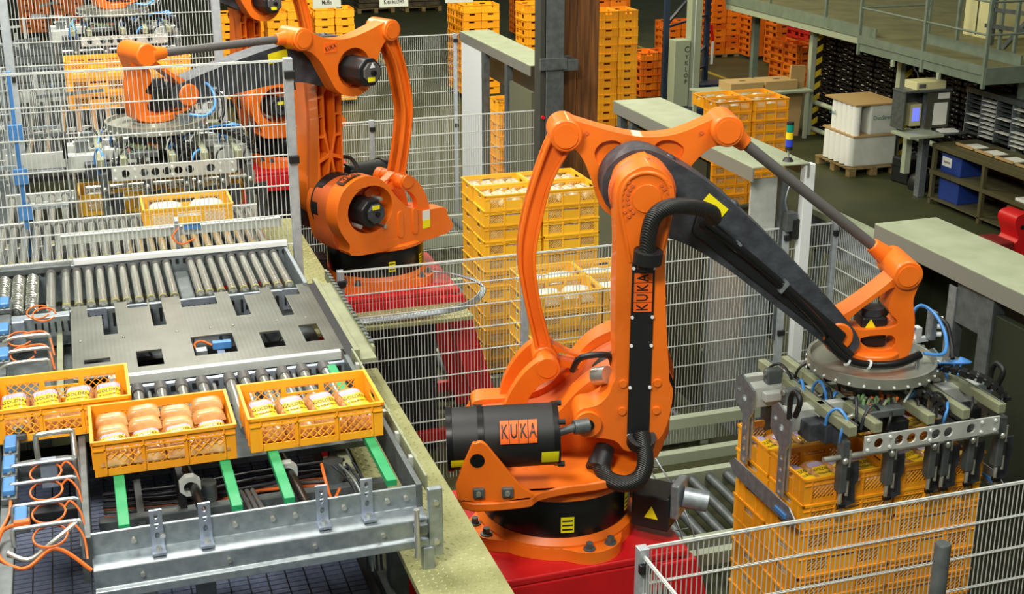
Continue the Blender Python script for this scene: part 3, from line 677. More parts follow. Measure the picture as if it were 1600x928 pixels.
# ------------------------------------------------------------------ front transfer table
TB = thing('transfer_table', 'galvanised transfer table frame with front beam at the lower left', 'table', (0, 0, 0))
fb = MB().prism([(4.80, 2.83), (4.80, 2.736), (4.712, 2.726), (4.706, 2.72), (4.706, 2.645), (4.69, 2.635), (4.69, 2.60), (4.72, 2.60), (4.725, 2.70), (4.815, 2.715), (4.815, 2.83)], [], -.13, 1.19)
fb.v = [(y, x, z_) for x, y, z_ in fb.v]
fbo = fb.build('front_beam', GALV, TB, bevel=.004)
for x in (.03, .14, .42, .57, .66, .86, 1.04, 1.12): MB().cyl((x, 4.80, 2.785), (x, 4.785, 2.783), .011, n=10).build('beam_bolt', STEEL, fbo)
for x in (.05, .38, .72, 1.0): MB().cyl((x, 4.706, 2.68), (x, 4.694, 2.68), .009, n=10).build('beam_bolt', STEEL, fbo)
for x in (.12, .305, .77, .955):
    b = MB().prism([(x - .024, 2.735), (x + .024, 2.735), (x + .024, 2.90), (x - .024, 2.90)], [circ(x, 2.875, .009, 10, rz=.014), circ(x, 2.835, .009, 10, rz=.014), circ(x, 2.79, .009, 10, rz=.016)], 4.786, 4.797).build('angle_bracket', ZINC, TB)
    MB().box(x - .026, x + .026, 4.725, 4.797, 2.734, 2.744).build('bracket_foot', ZINC, b)
    MB().cyl((x, 4.757, 2.744), (x, 4.757, 2.758), .012, n=6).build('bracket_bolt', STEEL, b)
MB().box(-.155, -.125, 4.78, 5.75, 2.70, 2.83).build('left_rail', GALVD, TB, bevel=.003)
MB().box(1.165, 1.19, 4.79, 6.3, 2.70, 2.84).build('right_rail', GALVD, TB, bevel=.003)
MB().box(1.205, 1.215, 4.80, 6.30, 2.80, 2.87).build('side_guard', ALUY, TB)
for y in (5.0, 5.25, 5.5, 5.8, 6.1): MB().box(1.19, 1.222, y, y + .03, 2.80, 2.86).build('guard_clip', ALU, TB)
ep = MB().box(1.19, 1.25, 4.69, 4.72, 2.55, 2.86).build('end_plate', GALV, TB, bevel=.004)
for z_ in (2.62, 2.80): MB().cyl((1.22, 4.69, z_), (1.22, 4.68, z_), .012, n=10).build('plate_bolt', STEEL, ep)
MB().box(1.16, 1.21, 4.68, 4.73, .0, 2.60).build('support_post', GALV, TB, bevel=.005)
MB().box(-.12, -.06, 4.74, 4.80, .0, 2.60).build('support_post', GALV, TB, bevel=.005)
lt = MB().box(1.12, 1.18, 4.66, 4.69, 2.68, 2.72).build('door_latch', GALVD, TB, bevel=.004)
MB().cyl((1.13, 4.655, 2.58), (1.13, 4.655, 2.80), .012, n=10).build('latch_rod', STEEL, lt, 40)
for x, y0, y1 in ((0., 4.83, 5.62), (.44, 4.85, 5.62), (.65, 4.85, 5.62), (1.08, 4.87, 6.2)):
    g = MB().box(x - .022, x + .022, y0, y1, 2.805, 2.836).build('green_slide', GREEN, TB, bevel=.003)
    MB().box(x - .02, x + .02, y0 - .012, y0, 2.77, 2.80).build('slide_clip', GALV, g)
for x, x2 in ((.285, .33), (.70, .735)):
    sh = MB().cyl((x2, 4.83, 2.745), (x, 5.42, 2.745), .021, n=14).build('black_shaft', BLACKG, TB, 40)
    MB().prism(circ(x, 2.75, .048, 8, PI / 8, 2 * PI + PI / 8), [circ(x, 2.745, .028, 16)], 5.24, 5.28).build('shaft_bearing', ALU, sh)
for k in range(3): MB().cyl((.53 + .025 * k, 4.86, 2.70), (.50 + .025 * k, 5.3, 2.66), .011, n=8).build('grey_hose', RODGREY, TB, 40)
MB().box(-.10, 1.15, 5.28, 5.33, 2.56, 2.62).build('cross_beam', GALVD, TB, bevel=.004)
MB().box(.06, .09, 4.85, 5.7, 2.55, 2.60).build('inner_beam', GALVD, TB)
MB().box(.24, .27, 5.3, 5.7, 2.55, 2.72).build('column', BLACK, TB)
random.seed(11)
for k in range(9):
    y = 5.40 + .03 * k; zz = 2.55 + .012 * (k % 4)
    MB().tube([(-.08, y, zz), (.25, y + random.uniform(-.03, .03), zz - .02), (.6, y + random.uniform(-.04, .04), zz + .01), (1.02, y + random.uniform(-.05, .05), zz)], .009, 6, 4).build('cable', random.choice([CABLED, CABLED, BLUEBOX, RODGREY, ORCABLE]), TB, 60)
MB().cyl((.36, 5.36, 2.62), (.36, 5.36, 2.70), .045, n=14).build('valve', GALVD, TB, 40)
MB().cyl((.92, 5.36, 2.62), (.92, 5.36, 2.72), .045, n=14).build('valve', GALVD, TB, 40)
MB().tube([(.86, 5.3, 2.74), (.86, 5.22, 2.70), (.88, 5.18, 2.62), (.92, 5.2, 2.66)], .007, 6, 5).build('orange_cable', ORCABLE, TB, 60)
for k in range(4): MB().tube([(.90 + .03 * k, 5.25, 2.75), (.96 + .02 * k, 5.15, 2.70), (.98 + .02 * k, 5.0, 2.62), (.97 + .02 * k, 4.9, 2.4)], .006, 6, 4).build('cable', random.choice([BLUEC, CABLED, GALV]), TB, 60)
MB().box(1.0, 1.05, 4.9, 6.0, 2.50, 2.58).build('pale_beam', ALUY, TB)
# lower modular belt
LB = thing('modular_belt', 'dark blue-grey modular belt running under the transfer table', 'belt', (0, 0, 0))
bel = MB().box(-1.0, 1.05, 3.2, 7.0, 2.18, 2.22).build('belt_base', BLACK, LB)
random.seed(5)
lk_me = MB().box(-.036, .036, -.016, .016, 0, .010).mesh('belt_link'); lk_me.materials.append(MESHB)
nl = 0
mbs = MB()
for j in range(74):
    for i in range(24):
        x = -.42 + .085 * (i - 6) * .5 * 2 * .5; 
        x = -.95 + .083 * i; y = 3.9 + .040 * j
        mbs.box(x - .038, x + .038, y - .0165, y + .0165, 2.22, 2.232)
tag(mbs.build('belt_links', MESHB, LB), None, None, None, 'stuff')
for x in (-1.02, .08, 1.07): MB().box(x - .02, x + .02, 3.4, 6.3, 2.18, 2.27).build('belt_guide', GALVD, LB)
for y in (4.1, 4.35): MB().box(.98, 1.13, y - .04, y + .2, 2.25, 2.42).build('gear_box', GALVD, LB, bevel=.02)
# under-table items seen below the beam
MB().cyl((.55, 4.45, 2.23), (.55, 4.45, 2.60), .008, n=8).build('stay_rod', GALV, LB)
MB().box(.30, .42, 4.52, 4.62, 2.45, 2.55).build('valve_block', GALVD, LB, bevel=.01)
# walkway
WK = thing('walkway', 'pale green checker plate walkway between the conveyor and front robot', 'walkway', (0, 0, 0))
MB().box(1.10, 1.46, 3.3, 6.88, 2.47, 2.50).build('plate', TREAD, WK)
MB().box(1.44, 1.46, 3.3, 6.88, 2.40, 2.47).build('edge', ALUY, WK)
def lozenges(x0, x1, y0, y1, z, sp):
    mb = MB(); ny = int((y1 - y0) / sp); nx = int((x1 - x0) / sp)
    for j in range(ny):
        for i in range(nx):
            x = x0 + (i + .5) * sp; y = y0 + (j + .5) * sp; a = .8 if (i + j) % 2 else -.8
            c, s = math.cos(a), math.sin(a); l, w = sp * .42, sp * .13
            P = lambda u, v, h: (x + u * c - v * s, y + u * s + v * c, z + h)
            mb.add([P(-l, 0, 0), P(0, -w, 0), P(l, 0, 0), P(0, w, 0), P(-l * .4, 0, .0035), P(l * .4, 0, .0035)], [(0, 1, 5, 4), (1, 2, 5), (2, 3, 4, 5), (3, 0, 4)])
    return mb
tag(lozenges(1.105, 1.455, 3.6, 6.87, 2.50, .030).build('tread_pattern', TREAD, WK), None, None, None, 'stuff')
for x0, y0, y1, z_ in ((1.15, 7.9, 10.4, 2.42),):
    W2 = thing('walkway', 'checker plate walkway beside the tall fence post', 'walkway', (0, 0, 0))
    MB().box(x0 + .08, x0 + .40, y0, y1, z_ - .03, z_).build('plate', TREAD, W2)
    tag(lozenges(x0 + .085, x0 + .395, y0, y1, z_, .034).build('tread_pattern', TREAD, W2), None, None, None, 'stuff')
W3 = thing('walkway', 'checker plate shelf with cables in front of the middle robot', 'walkway', (0, 0, 0))
MB().box(1.62, 3.0, 10.12, 10.5, 1.47, 1.50).build('plate', TREAD, W3)
tag(lozenges(1.63, 2.99, 10.13, 10.49, 1.50, .04).build('tread_pattern', TREAD, W3), None, None, None, 'stuff')
for k in range(5): MB().tube([(1.8, 10.2 + .02 * k, 1.52), (2.4, 10.16 + .02 * k, 1.53), (2.95, 10.2, 1.55 + .01 * k), (3.2, 10.45 + .03 * k, 1.62), (3.0, 10.8, 1.66), (2.7, 10.95, 1.68)], .010, 6, 5).build('cable', GALV, W3, 60)
# ------------------------------------------------------------------ left sensor rail
SN = thing('sensor_rail', 'dark rail with bent steel loops along the left conveyor edge', 'rail', (0, 0, 0))
MB().box(-.46, -.40, 4.4, 5.75, 2.82, 2.85).build('rail_bar', GALVD, SN, bevel=.004)
MB().box(-.54, -.48, 6.45, 7.7, 2.82, 2.85).build('rail_bar', GALVD, SN, bevel=.004)
loops = [(-.38, 5.345, -.17), (-.38, 5.175, -.165), (-.365, 4.98, -.16), (-.36, 4.79, -.155)]
for k, (x, y, x2) in enumerate(loops):
    MB().tube([(x - .04, y - .02, 2.84), (x - .04, y, 2.90), (x, y, 2.905), (x2 - .04, y, 2.905), (x2 - .01, y, 2.90), (x2, y, 2.88), (x2, y, 2.74)], .009, 8, 3).build('steel_loop', GALV, SN, 60)
for y in (6.55, 6.72, 6.92):
    MB().tube([(-.50, y, 2.88), (-.45, y, 2.90), (-.30, y, 2.90), (-.27, y, 2.88), (-.265, y, 2.74)], .010, 8, 3).build('steel_loop', STEEL, SN, 60)
MB().box(-.40, -.20, 5.42, 5.62, 2.78, 2.80).build('mount_plate', GALV, SN, bevel=.004)
MB().box(-.42, -.16, 5.40, 5.44, 2.80, 2.88).build('mount_beam', GALVD, SN, bevel=.004)
MB().box(-.31, -.24, 5.35, 5.41, 2.78, 2.90).build('mount_block', ZINC, SN, bevel=.006)
MB().tube([(-.32, 5.50, 2.84), (-.32, 5.50, 2.95), (-.30, 5.50, 2.965), (-.19, 5.50, 2.965), (-.17, 5.50, 2.95), (-.17, 5.42, 2.84)], .012, 8, 3).build('steel_hoop', STEEL, SN, 60)
MB().box(-.44, -.16, 5.26, 5.33, 2.66, 2.72).build('dark_block', BLACK, SN, bevel=.006)
MB().tube([(-.42, 4.7, 2.86), (-.35, 4.66, 2.84), (-.27, 4.70, 2.87), (-.16, 4.80, 2.90)], .010, 8, 4).build('steel_loop', STEEL, SN, 60)
def blue_sensor(x, y, label, dark=False):
    s = thing('proximity_sensor', label, 'sensor', (x, y, 2.852), 0, 'blue sensors along the left rail')
    MB().box(-.032, .032, -.085, .085, 0, .028).build('sensor_base', GALVD, s, bevel=.005)
    MB().box(-.024, .024, -.065, .065, .028, .055).build('housing', GALVD if dark else BLUE, s, bevel=.006)
    for yy in (-.074, .074): MB().cyl((0, yy, .028), (0, yy, .036), .007, n=8).build('screw', STEEL, s)
for (x, y, l) in ((-.43, 5.61, 'uppermost blue sensor of the lower left rail'), (-.43, 5.40, 'second blue sensor of the lower left rail'), (-.425, 5.19, 'third blue sensor of the lower left rail'), (-.375, 4.93, 'lowest blue sensor on the left rail, set slightly to the right'),
                  (-.51, 7.54, 'farthest blue sensor beside the steel spiral rollers'), (-.50, 7.10, 'blue sensor beside the steel sheet, below the spiral rollers'), (-.49, 6.72, 'blue sensor just behind the left crate')): blue_sensor(x, y, l)
blue_sensor(-.40, 5.80, 'grey sensor housing in front of the left crate', True)
OC = thing('orange_cable', 'orange cable looping through the steel loops at lower left', 'cable', (0, 0, 0))
for k, (x, y, x2) in enumerate(loops):
    cx = (x + x2) / 2 - .01
    pts = [(cx + .062 * math.cos(t), y - .055 + .085 * math.sin(t), 2.885) for t in [i * PI / 6 for i in range(13)]]
    MB().tube(pts, .0048, 6, 3).build('cable_coil', ORCABLE, OC, 60)
    MB().tube([(cx + .06, y - .02, 2.885), (x2 - .03, y - .01, 2.90), (x2 + .005, y - .05, 2.86), (x2 + .012, y - .12, 2.80)], .0048, 6, 4).build('cable_tail', ORCABLE, OC, 60)
MB().tube([(-.37, 4.86, 2.89), (-.44, 4.82, 2.89), (-.45, 4.68, 2.86), (-.36, 4.60, 2.84), (-.25, 4.66, 2.87), (-.13, 4.58, 2.80)], .008, 6, 6).build('cable_lead', ORCABLE, OC, 60)
MB().box(-.40, -.34, 4.845, 4.875, 2.88, 2.905).build('plug', ORCABLE, OC, bevel=.004)
MB().tube([(-.42, 5.1, 2.87), (-.425, 5.0, 2.86), (-.46, 4.86, 2.85), (-.45, 4.76, 2.84)], .007, 6, 5).build('cable_lead', ORCABLE, OC, 60)
OC2 = thing('orange_cable', 'orange cable coiled beside the steel sheet at the left', 'cable', (0, 0, 0))
for (cx, cy) in ((-.33, 7.35), (-.30, 7.30), (-.42, 6.95), (-.40, 6.72)):
    pts = [(cx + .06 * math.cos(t), cy + .075 * math.sin(t), 2.88 + .012 * math.sin(t)) for t in [i * PI / 6 for i in range(12)]]
    MB().tube(pts, .0048, 6, 3).build('cable_coil', ORCABLE, OC2, 60)
for y in (6.92, 6.72): MB().tube([(-.46, y, 2.89), (-.36, y + .03, 2.91), (-.28, y + .01, 2.90), (-.255, y - .06, 2.80)], .006, 6, 4).build('cable_lead', ORCABLE, OC2, 60)
# left frame pieces
MB().box(-.62, -.17, 7.42, 7.50, 2.70, 2.82).build('left_cross_rail', GALV, UF, bevel=.004)
for k in range(6): MB().box(-.36 + .035 * k, -.35 + .035 * k, 7.412, 7.42, 2.73, 2.79).build('rail_slot', BLACK, UF)
MB().box(-.48, -.41, 7.36, 7.43, 2.68, 2.83).build('bracket_block', ZINC, UF, bevel=.006)
MB().box(-.25, -.22, 6.4, 7.42, 2.66, 2.72).build('inner_rail', ALUY, UF)
MB().box(-1.2, -.6, 4.5, 8.4, 2.50, 2.54).build('left_tray', GALVD, UF)
# ------------------------------------------------------------------ crates
CH = .155                                   # stacking pitch
def crate_meshes(matl, mid_lattice, simple=False):
    s = MB(); L, W, H = .30, .20, .163; t = .006
    s.box(-.285, .285, -.185, .185, .004, .010)
    for sx in (-1, 1):
        for sy in (-1, 1):
            s.box(min(sx * .2923, sx * .245), max(sx * .2923, sx * .245), min(sy * .1929, sy * (.193 - t)), max(sy * .1929, sy * (.193 - t)), .0006, .1494)
            s.box(min(sx * .2929, sx * (.293 - t)), max(sx * .2929, sx * (.293 - t)), min(sy * .1915, sy * .14), max(sy * .1915, sy * .14), .0006, .1494)
    for sy in (-1, 1):                       # long sides
        y0, y1 = sorted((sy * .192, sy * (.192 - t)))
        s.box(-.292, .292, y0, y1, 0, .032); s.box(-.292, .292, y0, y1, .128, .15)
        for x in (-.088, .088): s.box(x - .012, x + .012, y0 + .0006 * (sy < 0) * -1 - .0, y1 + .0006 * (sy > 0), .031, .129)
        if mid_lattice: s.box(-.08, .08, y0, y1, .084, .094)
        else: s.box(-.08, .08, y0, y1 , .0325, .096)
        yr0, yr1 = sorted((sy * .192, sy * .199))
        for x in (-.245, -.088, .088, .245): s.box(x - .003, x + .003, yr0, yr1, .012, .15)
        s.box(-.30, .30, min(sy * .186, sy * .2), max(sy * .186, sy * .2), .148, H)
        s.box(-.292, .292, yr0, yr1, .118, .124)
    for sx in (-1, 1):                       # short sides
        x0, x1 = sorted((sx * .292, sx * (.292 - t)))
        s.box(x0, x1, -.15, .15, 0, .10); s.box(x0, x1, -.15, -.06, .10, .15); s.box(x0, x1, .06, .15, .10, .15); s.box(x0, x1, -.06, .06, .135, .15)
        xr0, xr1 = sorted((sx * .292, sx * .299))
        for y in (-.14, -.07, .07, .14): s.box(xr0, xr1, y - .003, y + .003, .012, .15)
        s.box(min(sx * .286, sx * .3), max(sx * .286, sx * .3), -.2, .2, .148, H)
    me = s.mesh('bread_crate'); me.materials.append(matl)
    lat = []
    if not simple:
        wins = [(-.243, -.1), (.1, .243)] + ([(-.076, .076)] if mid_lattice else [])
        for sy in (-1, 1):
            for k, (a, b) in enumerate(wins):
                m = MB(); lattice(m, a, b, .032, .084 if k == 2 else .128, .036 if mid_lattice else .0265, 1.0, .0052, sy * .191, sy * .187)
                ml = m.mesh('lattice_panel'); ml.materials.append(matl); lat.append(ml)
    return me, lat
CR = {'front': crate_meshes(YELLOW, True), 'sun': crate_meshes(CRATEY, False), 'amber': crate_meshes(YELLOW, False), 'orange': crate_meshes(CRATEO, False, True), 'amberfar': crate_meshes(YELLOW, False, True), 'red': crate_meshes(CRATER, False, True)}
def crate(kind, loc, rz, label, group):
    me, lat = CR[kind]
    o = place(me, 'bread_crate', loc=loc, rot=(0, 0, rz)); tag(o, label, 'crate', group)
    for l in lat: place(l, 'lattice_panel', o)
    return o
# bread bags
def loaf_surface(a, b, h, lob=1.):
    def f(x, y):
        u = min(1., abs(x / a)); v = min(1., abs(y / b))
        return h * max(0., (1 - u ** 5)) ** .5 * max(0., (1 - v ** 5)) ** .5 * (1 + .05 * math.sin(y * 60 * lob) + .03 * math.sin(x * 70))
    return f
def loaf_mesh(a, b, h, m, name, nx=14, ny=18, lob=1.):
    f = loaf_surface(a, b, h, lob); mb = MB(); vs = []
    for j in range(ny + 1):
        for i in range(nx + 1):
            x = -a + 2 * a * i / nx; y = -b + 2 * b * j / ny; x = a * math.sin(x / a * PI / 2); y = b * math.sin(y / b * PI / 2)
            vs.append((x, y, f(x, y)))
    n = len(vs); vs += [(x, y, 0 - z_ * .25) for x, y, z_ in vs]
    q = lambda i, j: j * (nx + 1) + i
    fs = [(q(i, j), q(i + 1, j), q(i + 1, j + 1), q(i, j + 1)) for j in range(ny) for i in range(nx)]
    fs += [tuple(n + k for k in reversed(t)) for t in fs]
    mb.add(vs, fs); me = mb.mesh(name); me.materials.append(m); me.shade_smooth(); return me
def patch(f, x0, x1, y0, y1, off, m, name, n=6):
    vs = []
    for j in range(n + 1):
        for i in range(n + 1):
            x = x0 + (x1 - x0) * i / n; y = y0 + (y1 - y0) * j / n; vs.append((x, y, f(x, y) + off))
    me = MB().add(vs, [(j * (n + 1) + i, j * (n + 1) + i + 1, (j + 1) * (n + 1) + i + 1, (j + 1) * (n + 1) + i) for j in range(n) for i in range(n)]).mesh(name)
    me.materials.append(m); me.shade_smooth(); return me
def wrap_text(s, size, f, x0, y0, off, m, sx=.8):
    me = text_mesh(s, size).copy(); me.materials.clear(); me.materials.append(m)
    for v in me.vertices:
        x = x0 + v.co.x * sx; y = y0 + v.co.y; v.co = (x, y, f(x, y) + off)
    return me
LA, LB2, LH = .067, .172, .082
fA = loaf_surface(LA, LB2, LH)
BAG = loaf_mesh(LA, LB2, LH, BREAD, 'bread_bag')
BAGP = [patch(fA, -.05, .05, -.10, .03, .006, LABELB, 'yellow_label', 8), patch(fA, -.052, .052, .03, .095, .0065, PURPLE, 'striped_band', 8), patch(fA, -.05, .05, -.128, -.10, .0065, PURPLE, 'striped_band', 8),
        wrap_text('GOLDEN', .032, fA, 0, -.002, .0075, INK), wrap_text('TOAST', .038, fA, 0, -.052, .0075, INK)]
def bread_bag(loc, rz, label, group, sc=(1, 1, 1)):
    o = place(BAG, 'bread_bag', loc=loc, rot=(0, 0, rz)); o.scale = sc; tag(o, label, 'bread', group)
    for m in BAGP: place(m, m.name.split('.')[0] if 'lettering' not in m.name else 'lettering', o)
    return o
LOAF = loaf_mesh(.062, .165, .10, BREADP, 'wrapped_loaf', 10, 14, 1.6)
LOAFS = loaf_mesh(.13, .15, .085, FILM, 'wrapped_loaf', 10, 12, .7)
# crates on the feeding conveyor
def filled(kind, x, y, z, rz, what, n, buns=True):
    crate(kind, (x, y, z), rz, what, 'crates on the feeding conveyor')
ORDL = ['leftmost', 'second from left', 'third from left', 'rightmost']
crate('front', (.20, 5.46, ZT), 0, 'yellow crate of bread buns in front of the middle of the transfer table', 'crates on the feeding conveyor')
crate('front', (.85, 5.49, ZT), 0, 'yellow crate of sesame buns at the right end of the transfer table', 'crates on the feeding conveyor')
crate('front', (-.21, 5.92, ZT), 0, 'yellow crate of bread bags cut by the left edge of the photo', 'crates on the feeding conveyor')
for cx, cy, who in ((.85, 5.49, 'right front crate'), (-.21, 5.92, 'left edge crate')):
    for k in range(4):
        bread_bag((cx - .205 + .137 * k, cy + .0, ZT + .035), random.uniform(-.08, .08), ORDL[k] + ' bag of buns in the ' + who, 'bread bags in the front crates', (1, 1, .95))
BUN = loaf_mesh(.07, .034, .046, BUNM, 'bun', 12, 10, .5)
for k in range(4):                               # middle crate: labels at the front, bare buns behind
    bread_bag((.20 - .205 + .137 * k, 5.37, ZT + .045), random.uniform(-.05, .05), ORDL[k] + ' bag of buns in the middle front crate', 'bread bags in the front crates', (1, .60, .9))
for k in range(4):
    for j in range(2):
        o = place(BUN, 'bun', loc=(.20 - .205 + .137 * k, 5.575 - .06 * j, ZT + .07 + .03 * (1 - j) + .02 * (k % 2)), rot=(0, 0, random.uniform(-.1, .1)))
        tag(o, ('upper' if j == 0 else 'lower') + ' long bun, ' + ORDL[k] + ', at the back of the middle crate', 'bun', 'buns in the middle crate')
# stacks ------------------------------------------------------------
FILL = MB(); FAR = MB()
def stack(kind, cx, cy, ztop, n, where, rz=0., slots=((0, 0), (1, 0), (0, 1)), jit=.004, group=None, fill=True, gap=.006, skip=0):
    c, s = math.cos(rz), math.sin(rz)
    col = {'sun': 'yellow', 'amber': 'amber', 'orange': 'orange', 'amberfar': 'amber', 'red': 'red', 'front': 'yellow'}[kind]
    for j in range(n):
        z_ = ztop - CH * (j + 1) - .008
        for (ix, iy) in slots:
            dx = (-.5 + ix) * (.6 + gap); dy = (-.5 + iy) * (.4 + gap)
            x = cx + dx * c - dy * s + random.uniform(-jit, jit); y = cy + dx * s + dy * c + random.uniform(-jit, jit)
            if abs(rz) > 1: colname = ('front' if ix == 0 else 'rear') + ' ' + ('right' if iy == 0 else 'left')
            else: colname = ('front' if iy == 0 else 'rear') + ' ' + ('left' if ix == 0 else 'right')
            crate(kind, (x, y, z_), rz + random.uniform(-.006, .006), '%s crate, %s, %s column of the %s' % (col, nth(j + skip), colname, where), group or 'crates in the ' + where)
            if fill and (j + skip) > 0:
                k0 = len(FILL.v); FILL.box(-.275, .275, -.178, .178, .012, .118)
                FILL.xf(Matrix.Translation((x, y, z_)) @ Matrix.Rotation(rz, 4, 'Z'), k0)
def loaves(cx, cy, ztop, slots, where, n=4, small=False, gap=.006):
    for (ix, iy) in slots:
        x = cx + (-.5 + ix) * (.6 + gap); y = cy + (-.5 + iy) * (.4 + gap)
        cn = ('front' if iy == 0 else 'rear') + ' ' + ('left' if ix == 0 else 'right')
        if small:
            for k in range(2):
                o = place(LOAFS, 'wrapped_loaf', loc=(x - .137 + .274 * k, y, ztop - CH + .03), rot=(0, 0, random.uniform(-.2, .2)))
                tag(o, '%s bread pack, top %s crate, %s' % (('left', 'right')[k], cn, where), 'bread', 'wrapped bread on the ' + where)
        else:
            for k in range(4):
                o = place(LOAF, 'wrapped_loaf', loc=(x - .205 + .137 * k, y, ztop - CH + .025), rot=(0, 0, random.uniform(-.08, .08)))
                tag(o, '%s loaf, top %s crate, %s' % (ORDL[k], cn, where), 'bread', 'wrapped bread on the ' + where)
ALL4 = ((0, 0), (1, 0), (0, 1), (1, 1))
# stack A (tall) and A2 (lower, in front) in the middle cell
stack('sun', 4.235, 12.26, 2.05, 1, 'tall stack behind the bent link', slots=ALL4, fill=False)
loaves(4.235, 12.26, 2.05, ALL4, 'tall stack behind the bent link')
stack('sun', 4.235, 12.26, 2.05 - CH, 11, 'tall stack behind the bent link', skip=1)
stack('sun', 4.18, 10.52, 1.62, 1, 'lower stack behind the front robot', slots=((0, 0), (1, 0), (0, 1), (1, 1)), fill=False)
loaves(4.18, 10.52, 1.62, ALL4, 'lower stack behind the front robot', small=True)
stack('sun', 4.18, 10.52, 1.62 - CH, 8, 'lower stack behind the front robot', skip=1)
# gripped stack
GX, GY = 4.245, 6.21
stack('amber', GX, GY, 1.955, 1, 'stack held by the front gripper', slots=ALL4, fill=False)
for (ix, iy) in ALL4:
    for k in range(4):
        x = GX + (-.5 + ix) * .606; y = GY + (-.5 + iy) * .406
        bread_bag((x - .205 + .137 * k, y, 1.955 - CH + .02), random.uniform(-.2, .2), '%s bread bag in the %s %s crate under the front gripper' % (ORDL[k], 'front' if iy == 0 else 'rear', 'left' if ix == 0 else 'right'), 'bread bags under the front gripper', (1, 1, .9))
stack('amber', GX, GY, 1.955 - CH - .006, 8, 'stack held by the front gripper', skip=1)
# stack seen behind gate P2 and stack in gate P1
stack('amber', 9.33, 17.45, 1.68, 1, 'stack beyond the signal lamp gate', slots=ALL4, fill=False); loaves(9.33, 17.45, 1.68, ALL4, 'stack beyond the signal lamp gate', small=True)
stack('amber', 9.33, 17.45, 1.68 - CH, 9, 'stack beyond the signal lamp gate', skip=1, slots=((0, 0), (1, 0)))
stack('amber', 5.85, 16.85, 2.02, 11, 'stack inside the far gate', slots=((0, 0), (1, 0)), jit=.006)
# far stacks on the hall floor (short sides facing the camera)
SIDE2 = ((0, 0), (0, 1))
def far_stack(kind, x0, y0, ztop, n, where, slots=SIDE2):
    stack(kind, x0 + .406, y0 + .606, ztop, n, where, PI / 2, slots, .008, None, False)
far_stack('amberfar', 9.30, 23.05, 2.22, 14, 'stack right of the wooden column')
far_stack('amberfar', 7.71, 26.6, 1.98, 12, 'stack under the TOAST sign', ((0, 0), (0, 1), (1, 1)))
far_stack('amberfar', 8.45, 24.8, 2.18, 13, 'stack left of the grey column')
far_stack('orange', 11.35, 25.7, .95, 6, 'low stack behind the blue rack')
far_stack('orange', 11.0, 27.6, 2.0, 12, 'dim stack behind the blue rack')
far_stack('orange', 15.14, 30.0, 2.1, 13, 'stack at the hall rear')
stack('orange', 15.35, 26.1, .98, 6, 'low orange stack under the mezzanine', PI / 2, ((0, 0), (0, 1), (1, 1)), .008, None, False)
stack('red', 16.2, 26.9, 2.0, 12, 'red stack under the mezzanine', PI / 2, ((0, 1), (1, 1)), .008, None, False)
def far_pile(kind, spots, label):
    mb = MB(); me = CR[kind][0]; vs = [tuple(v.co) for v in me.vertices]; fs = [tuple(p.vertices) for p in me.polygons]
    for (x, y, zt, n) in spots:
        for j in range(n):
            for dy in (-.203, .203):
                k0 = len(mb.v); mb.add(vs, fs)
                mb.xf(Matrix.Translation((x + dy + random.uniform(-.01, .01), y, zt - CH * (j + 1))) @ Matrix.Rotation(PI / 2, 4, 'Z'), k0)
    o = mb.build('crate_piles', me.materials[0]); tag(o, label, 'crates', None, 'stuff'); return o
far_pile('amberfar', [(4.15, 27.3, 1.95, 12), (5.12, 27.3, 1.95, 12), (4.15, 28.6, 2.0, 12), (3.2, 27.6, 1.9, 11), (5.0, 28.7, 2.1, 13)], 'amber crates piled under the Muffin sign at the hall rear')
far_pile('orange', [(16.3, 28.4, 2.1, 13), (17.2, 28.2, 2.1, 13), (16.3, 29.7, 2.1, 13), (13.9, 33.5, 2.1, 13), (12.9, 33.5, 2.1, 13), (-.9, 39.2, 2.0, 12), (.0, 39.2, 2.0, 12), (11.9, 34.8, 2.0, 12), (13.4, 28.4, 1.2, 7)], 'distant orange crates piled in the dim back of the hall')
o = FILL.build('packed_bread', BREADP); tag(o, 'pale wrapped bread packed inside the stacked crates', 'bread', None, 'stuff')
def pallet(x, y, z, w, d, label):
    P = thing('pallet', label, 'pallet', (x, y, z), 0, 'wooden pallets')
    for k in range(5): MB().box(-w / 2, w / 2, -d / 2 + d * k / 5 + .01, -d / 2 + d * (k + 1) / 5 - .01, .12, .145).build('deck_board', PALW, P)
    for sx in (-1, 0, 1):
        for sy in (-1, 0, 1): MB().box(sx * (w / 2 - .07) - .06, sx * (w / 2 - .07) + .06, sy * (d / 2 - .07) - .06, sy * (d / 2 - .07) + .06, .0, .12).build('block', PALW, P)
pallet(15.55, 30.6, -.06, .8, 1.2, 'wooden pallet under the stack at the hall rear')
